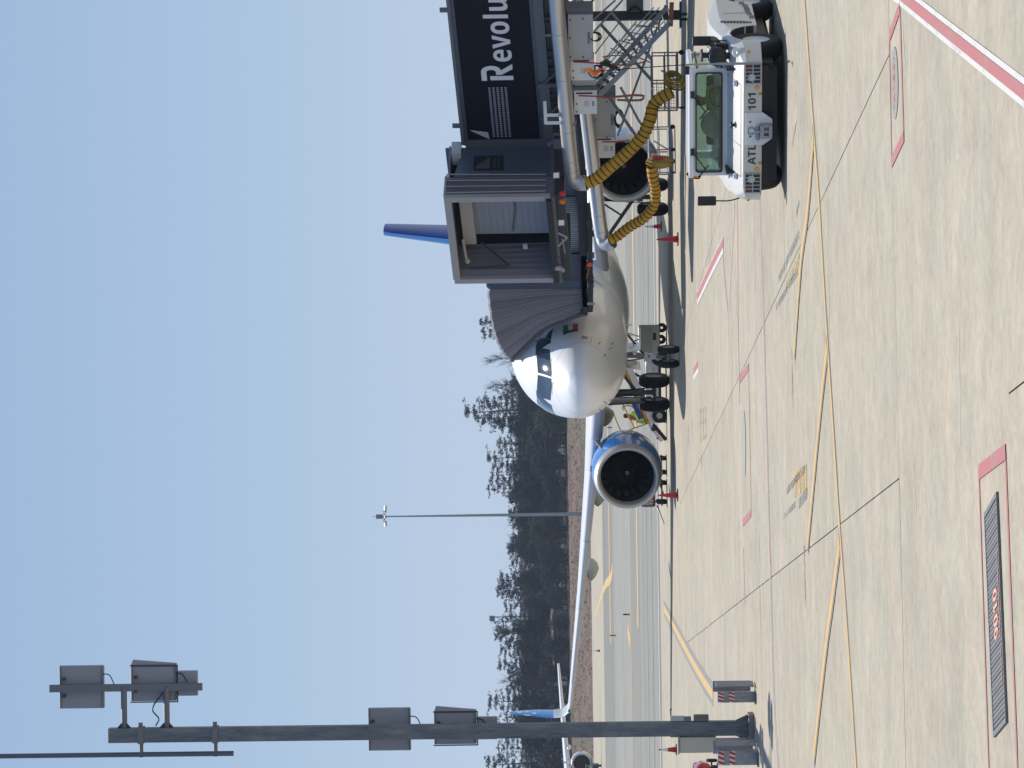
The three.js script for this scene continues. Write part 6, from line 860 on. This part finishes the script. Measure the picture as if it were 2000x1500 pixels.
  for (const s of [-1, 1]) { part('leg', beam(V(cxx + s * 0.12, 0, z + 0.15), V(cxx + s * 0.12, y0, z + 0.15), 0.035, 0.035, V(0, 0, 1)), mat.galv, c); } part('cross_bar', [box(0.3, 0.03, 0.03, cxx, 0.22, z + 0.15)], mat.galv, c); part('cable', [tube([V(cxx + 0.02, y0, z + 0.2), V(cxx - 0.02, y0 * 0.5, z + 0.22), V(cxx + 0.1, 0.15, z + 0.22), V(cxx + 0.2, 0.1, z + 0.2)], 0.014, 14, 5)], mat.black, c); part('hinge', box(0.06, 0.08, 0.1, cxx + 0.16, y1 - 0.02, z + 0.12), mat.dark, c);
}
// striped angle barriers protecting the post
function barrier(label, ix, iy, w, h, seed) {
  const p = gp(ix, iy), o = thing('post_barrier', label, 'barrier', V(p.x, 0, p.z), -0.12, 'striped steel barriers around the post');
  const tex = noiseTex(256, seed, [[4, 0.25], [20, 0.3], [70, 0.3]], v => { const k = v[0] + v[1] + v[2]; return [0.56 + k * 0.3, 0.565 + k * 0.3, 0.58 + k * 0.3]; }, [1, 1]), m = M([1, 1, 1], 0.6, 0.2, { map: tex });
  part('front_plate', [rbox(w, h - 0.03, 0.03, 0.006, 0, (h - 0.03) / 2 + 0.03, 0)], m, o); part('side_plate', rbox(0.03, h, 0.5, 0.006, w / 2 + 0.1, h / 2 + 0.03, -0.3), m, o); part('rear_plate', rbox(w, h, 0.03, 0.006, 0.12, h / 2 + 0.08, -0.55), m, o); part('foot', box(w + 0.06, 0.03, 0.12, 0, 0.015, 0.03), M([0.2, 0.19, 0.19], 0.7), o);
  const st = (pts, z, mm) => extrude(pts, 0.003).translate(0, 0, z);
  for (const [y, n] of [[h - 0.13, 3], [h - 0.36, 3]]) { part('stripe_field', box(w * 0.98, 0.12, 0.003, 0, y + 0.06, 0.018), M([0.62, 0.6, 0.58], 0.6), o); for (let k = 0; k < n; k++) { const x0 = -w / 2 + w * (k + 0.1) / n; part('red_stripe', st([[x0, y], [x0 + w / n * 0.5, y], [x0 + w / n * 0.95, y + 0.12], [x0 + w / n * 0.45, y + 0.12]], 0.02), M([0.42, 0.03, 0.04], 0.6), o); } }
}
barrier('striped steel barrier to the right of the floodlight post', 1476, 1361, 0.23, 0.80, 301); barrier('striped scuffed steel barrier left of the beige cabinet', 1481, 1480, 0.3, 0.84, 302);
{ // wheeled extinguisher at the left edge
  const b = gp(1402, 1506), o = site('fire_extinguisher', 'red wheeled fire extinguisher cut off by the frame beside the barrier', 'fire extinguisher', V(b.x, 0, b.z)), x = b.x, z = b.z;
  part('tank', lathe([[0.001, 0.03], [0.12, 0.02], [0.2, -0.06], [0.215, -0.16], [0.215, -0.7], [0.15, -0.8], [0.001, -0.82]], 30).rotateX(Math.PI / 2).rotateX(0.05).translate(x, 0.36, z), MP([0.42, 0.012, 0.015], 0.25, { clearcoat: 0.6 }), o); part('cap', new THREE.SphereGeometry(0.018, 8, 6).translate(x, 0.36, z + 0.035), mat.boxWhite, o);
  for (const s of [-1, 1]) part('wheel', lathe([[0.03, -0.03], [0.14, -0.035], [0.15, 0], [0.14, 0.035], [0.03, 0.03]], 20).rotateZ(Math.PI / 2).translate(x + s * 0.25, 0.15, z - 0.35), mat.rubber, o); part('axle', bar(V(x - 0.25, 0.15, z - 0.35), V(x + 0.25, 0.15, z - 0.35), 0.02), mat.dark, o); part('handle', [tube([V(x - 0.1, 0.2, z - 0.7), V(x - 0.1, 0.6, z - 1.0), V(x + 0.1, 0.6, z - 1.0), V(x + 0.1, 0.2, z - 0.7)], 0.015, 20, 6)], mat.dark, o); part('stand', box(0.3, 0.14, 0.04, x, 0.09, z - 0.1), mat.dark, o);
}
// ------------------------------------------------------------------ service vehicles under the airliner
{
  const D = 140, X = (iy) => at(1290, iy, D).x, Y = (ix, iy) => at(ix, iy, D).y, s = site('belt_loader', 'white and yellow belt loader behind the main wheels', 'belt loader', V(X(760), 0, -D)), z = -D;
  part('chassis', rbox(X(696) - X(824), 0.5, 1.5, 0.03, (X(696) + X(824)) / 2, 0.55, z - 0.8), mat.boxWhite, s); part('skirt', box(X(696) - X(824), 0.2, 1.3, (X(696) + X(824)) / 2, 0.3, z - 0.8), mat.black, s);
  const a = V(X(828), Y(1267, 828), z), b = V(X(716), Y(1219, 716), z);
  part('belt_frame', beam(a, b, 0.9, 0.1).translate(0, 0.0, -0.5), M([0.7, 0.33, 0.015], 0.5), s); part('side_panel', beam(a.clone().add(V(0, -0.18, 0)), b.clone().add(V(0, -0.18, 0)), 0.86, 0.26).translate(0, 0, -0.5), mat.boxWhite, s);
  part('belt', beam(a.clone().add(V(0, 0.075, 0)), b.clone().add(V(0, 0.075, 0)), 0.7, 0.04).translate(0, 0, -0.5), mat.rubber, s); part('belt_guard', beam(V(X(818), Y(1252, 818), z + 0.02), V(X(782), Y(1236, 782), z + 0.02), 0.06, 0.2), M([0.02, 0.08, 0.30], 0.5), s);
  const c0 = V(X(829), Y(1268, 829), z), c1 = V(X(862), Y(1293, 862), z); part('nose_section', beam(c0, c1, 0.8, 0.14).translate(0, 0, -0.5), mat.boxWhite, s); part('nose_rollers', beam(c0.clone().add(V(0, -0.17, 0)), c1.clone().add(V(0.05, -0.17, 0)), 0.7, 0.14).translate(0, 0, -0.5), mat.black, s);
  part('hazard_plate', [box(0.16, 0.16, 0.02, ...V(X(838), Y(1276, 838), z - 0.06).toArray())], mat.dark, s); part('tail_lamp', box(0.07, 0.09, 0.02, ...V(X(856), Y(1284, 856), z - 0.08).toArray()), mat.red, s);
  const rl = (pts) => part('guard_rail', tube(pts.map(([ix, iy]) => V(X(iy), Y(ix, iy), z - 0.9)), 0.028, 30, 6), M([0.62, 0.32, 0.02], 0.5), s);
  rl([[1263, 828], [1240, 836], [1217, 843], [1206, 825], [1197, 800]]); rl([[1240, 836], [1225, 805], [1212, 780]]); rl([[1219, 801], [1216, 795], [1232, 792], [1242, 800]]);
  for (const iy of [700, 812]) { const w = part('wheel', lathe([[0.12, -0.1], [0.26, -0.11], [0.29, 0], [0.26, 0.11], [0.12, 0.1]], 24).rotateX(Math.PI / 2).translate(X(iy), 0.29, z + 0.02), mat.rubber, s); part('hub', lathe([[0, 0.08], [0.13, 0.1]], 14).rotateX(Math.PI / 2).translate(X(iy), 0.29, z + 0.02), mat.boxGrey, w); part('wheel', lathe([[0.12, -0.1], [0.26, -0.11], [0.29, 0], [0.26, 0.11], [0.12, 0.1]], 24).rotateX(Math.PI / 2).translate(X(iy), 0.29, z - 1.5), mat.rubber, s); }
  for (const iy of [720, 815]) part('reflector', box(0.1, 0.04, 0.01, X(iy), 0.5, z - 0.04), mat.yellow, s); part('lift_strut', [bar(V(X(745), 0.7, z - 0.3), V(X(728), Y(1226, 728) - 0.25, z - 0.3), 0.05), bar(V(X(800), 0.7, z - 0.3), V(X(790), Y(1250, 790) - 0.25, z - 0.3), 0.05)], mat.dark, s);
  standing('worker with dark hair in a yellow vest standing behind the belt loader', V(X(812), 0, z - 2.2), 1.66, -0.7, [0.5, 0.55, 0.1], [0.05, 0.025, 0.015]);
  standing('worker with reddish hair beside the blue guard of the belt loader', V(X(822), 0, z - 1.55), 1.45, 0.9, [0.25, 0.4, 0.08], [0.42, 0.06, 0.06], 0.25);
}
{ // ground power cart behind the nose wheels
  const D = 138.5, X = (iy) => at(1290, iy, D).x, o = site('ground_power_cart', 'pale grey box cart parked behind the nose wheels', 'service cart', V(X(658), 0, -D)), x0 = X(690), x1 = X(634), w = x1 - x0, cx = (x0 + x1) / 2, z = -D;
  part('housing', rbox(w, 0.78, 1.4, 0.03, cx, 0.66, z - 0.7), M([0.34, 0.35, 0.34], 0.5), o); part('upper_panel', box(w * 0.92, 0.42, 0.01, cx - 0.02, 0.8, z + 0.006), M([0.30, 0.31, 0.31], 0.55), o); part('lower_panel', box(w * 0.95, 0.26, 0.01, cx, 0.42, z + 0.006), M([0.42, 0.42, 0.4], 0.55), o); part('top_cover', rbox(w * 0.98, 0.06, 1.3, 0.02, cx, 1.07, z - 0.7), mat.boxWhite, o);
  part('vent', box(0.28, 0.12, 0.02, cx + 0.1, 0.48, z + 0.012), mat.dark, o); for (const iy of [690, 640]) part('wheel', lathe([[0.05, -0.06], [0.17, -0.07], [0.19, 0], [0.17, 0.07], [0.05, 0.06]], 20).rotateX(Math.PI / 2).translate(X(iy), 0.19, z - 0.1), mat.rubber, o); part('wheel', lathe([[0.05, -0.06], [0.17, -0.07], [0.19, 0], [0.17, 0.07], [0.05, 0.06]], 20).rotateX(Math.PI / 2).translate(cx, 0.19, z - 1.3), mat.rubber, o);
  part('tow_bar', [bar(V(cx + 0.1, 1.05, z - 0.1), V(cx + 0.25, 1.55, z + 0.1), 0.025), bar(V(cx + 0.18, 1.55, z + 0.1), V(cx + 0.34, 1.55, z + 0.1), 0.02)], mat.galv, o); part('cable', [tube([V(cx, 1.1, z), V(cx - 0.1, 1.3, z + 0.05), V(cx - 0.25, 1.15, z + 0.05)], 0.025, 12, 6)], mat.black, o);
}
{ // baggage dollies under the engine
  const D = 141, X = iy => at(1300, iy, D).x, mk = (iy0, iy1, label, box_) => { const x0 = X(iy1), x1 = X(iy0), o = site('baggage_dolly', label, 'baggage dolly', V((x0 + x1) / 2, 0, -D), 'baggage dollies under the engine'), z = -D;
    part('deck', rbox(x1 - x0, 0.08, 1.4, 0.01, (x0 + x1) / 2, 0.52, z - 0.7), mat.dark, o); for (const x of [x0 + 0.15, x1 - 0.15]) for (const dz of [-0.05, -1.3]) { const w = part('wheel', lathe([[0.06, -0.07], [0.19, -0.08], [0.21, 0], [0.19, 0.08], [0.06, 0.07]], 20).rotateZ(Math.PI / 2).translate(x, 0.21, z + dz), mat.rubber, o); part('fork', bar(V(x, 0.21, z + dz), V(x, 0.5, z + dz), 0.03, 0.03, 6), mat.galv, w); }
    part('end_rail', [bar(V(x0, 0.5, z), V(x0, 0.95, z), 0.025), bar(V(x1, 0.5, z), V(x1, 0.95, z), 0.025), bar(V(x0, 0.95, z), V(x1, 0.95, z), 0.025)], mat.dark, o); part('draw_bar', bar(V(x0, 0.4, z - 0.3), V(x0 - 0.7, 0.15, z + 0.1), 0.03), mat.galv, o); part('axle', bar(V(x0, 0.21, z - 0.05), V(x1, 0.21, z - 0.05), 0.03), mat.dark, o);
    if (box_) { part('cargo_case', rbox(0.9, 0.5, 1.2, 0.03, x0 + 0.4, 0.81, z - 0.7), M([0.45, 0.5, 0.53], 0.5), o); const wp = part('warning_panel', box(0.5, 0.13, 0.02, x0 + 0.35, 0.63, z + 0.01), mat.boxWhite, o); for (let k = 0; k < 4; k++) part('red_stripe', box(0.06, 0.15, 0.006, x0 + 0.17 + k * 0.125, 0.63, z + 0.022, 0, 0, -0.5), mat.red, wp); } };
  mk(888, 930, 'dark empty baggage dolly under the blue engine', false); mk(936, 988, 'baggage dolly carrying a pale case with a red striped panel', true);
}
// taxiway marker posts
for (const [ix0, ix1, iy, label] of [[1218, 1230, 1200, 'small black and yellow marker post nearest on the taxiway'], [1192, 1203, 1241, 'small black and yellow marker post farther left on the taxiway'], [1187, 1195, 835, 'small black and yellow marker post seen beside the engine']]) {
  const b = gp(ix1, iy), h = at(ix0, iy, -b.z).y, o = thing('marker_post', label, 'marker post', V(b.x, 0, b.z), 0, 'taxiway marker posts');
  part('post', bar(V(0, 0.06, 0), V(0, h, 0), 0.05, 0.05, 10), mat.black, o); part('collar', bar(V(0, 0, 0), V(0, h * 0.3, 0), 0.085, 0.07, 12), mat.yellow, o); part('cap', new THREE.SphereGeometry(0.055, 10, 8).translate(0, h, 0), mat.dark, o);
}
// ------------------------------------------------------------------ second airliner far off at the left edge
{
  const D = 520, P = (ix, iy, d = D) => at(ix, iy, d), b = gp(1172, 1530), o = site('airliner', 'distant white airliner at the left edge, one wing reaching right', 'aircraft', V(b.x, 0, -D));
  const w0 = P(1112, 1530), w1 = P(1104, 1440), w2 = P(1091, 1296), wing = (side) => { const rows = [[w0, 5.5, 0.55], [w1, 4, 0.45], [w2, 1.4, 0.18]].map(([p, c, t]) => foil.map(([fx, fy]) => V(p.x, p.y + fy * t * 2, p.z - fx * c))); return grid(foil.length, 2, (u, v) => rows[Math.round(v * 2)][Math.round(u * foil.length) % foil.length], true); };
  part('wing', wing(1), mat.white, o); part('fuselage', bar(V(w0.x - 4, w0.y + 1, -D + 14), V(w0.x - 4, w0.y + 1, -D - 26), 2.4, 2.4, 32), mat.white, o); part('nose', new THREE.SphereGeometry(2.4, 24, 16).scale(1, 1, 1.8).translate(w0.x - 4, w0.y + 1, -D + 14), mat.white, o);
  const e = P(1136, 1487), eng = part('engine', lathe([[1.2, 0], [1.5, -0.35], [1.6, -1], [1.55, -2.5], [1.2, -4]], 32).rotateX(Math.PI / 2).translate(e.x, e.y, e.z + 2.5), mat.white, o); part('intake_lip', new THREE.TorusGeometry(1.38, 0.17, 10, 32).translate(e.x, e.y, e.z + 2.5), mat.silver, eng); part('fan', lathe([[0, 0], [1.25, 0]], 28).rotateX(Math.PI / 2).translate(e.x, e.y, e.z + 1.5), mat.black, eng); part('pylon', box(0.4, 1.6, 3, e.x, e.y + 1.9, e.z - 0.5), mat.white, eng);
  const f = P(1108, 1461); part('flap_fairing', new THREE.SphereGeometry(0.5, 12, 8).scale(0.8, 0.8, 3).translate(f.x, f.y - 0.2, f.z - 1), mat.white, o);
  const gx = P(1165, 1497).x; for (const dx of [-0.5, 0.5]) part('wheel', lathe([[0.3, -0.2], [0.55, -0.2], [0.6, 0], [0.55, 0.2], [0.3, 0.2]], 20).rotateZ(Math.PI / 2).translate(gx - 3 + dx, 0.6, -D - 3), mat.rubber, o); part('gear_leg', bar(V(gx - 3, 0.5, -D - 3), V(gx - 3, w0.y, -D - 3), 0.2), mat.steel, o); part('nose_wheel', lathe([[0.2, -0.15], [0.42, -0.15], [0.45, 0], [0.42, 0.15], [0.2, 0.15]], 20).rotateZ(Math.PI / 2).translate(w0.x - 4, 0.45, -D + 13), mat.rubber, o); part('nose_leg', bar(V(w0.x - 4, 0.4, -D + 13), V(w0.x - 4, w0.y - 1, -D + 13), 0.12), mat.steel, o);
  const s = site('service_loader', 'dark service loader below the distant engine at the left edge', 'service vehicle', V(e.x, 0, -D + 8)); part('body', rbox(1.6, 0.9, 3, 0.05, e.x - 0.5, 0.9, -D + 7), mat.dark, s); part('wheel', [lathe([[0.1, -0.12], [0.4, -0.13], [0.44, 0], [0.4, 0.13], [0.1, 0.12]], 18).rotateZ(Math.PI / 2).translate(e.x + 0.2, 0.44, -D + 8)], mat.rubber, s); part('wheel', [lathe([[0.1, -0.12], [0.4, -0.13], [0.44, 0], [0.4, 0.13], [0.1, 0.12]], 18).rotateZ(Math.PI / 2).translate(e.x - 1.2, 0.44, -D + 8)], mat.rubber, s); part('canopy_bar', [bar(V(e.x + 0.2, 1.3, -D + 8), V(e.x + 0.2, 2.3, -D + 8), 0.06), box(1.4, 0.08, 1.5, e.x - 0.4, 2.3, -D + 7.4)], M([0.3, 0.45, 0.08], 0.6), s);
}
// ------------------------------------------------------------------ shadows on everything
scene.traverse(o => { if (o.isMesh) { o.castShadow = true; o.receiveShadow = true; } });
renderer.render(scene, camera);
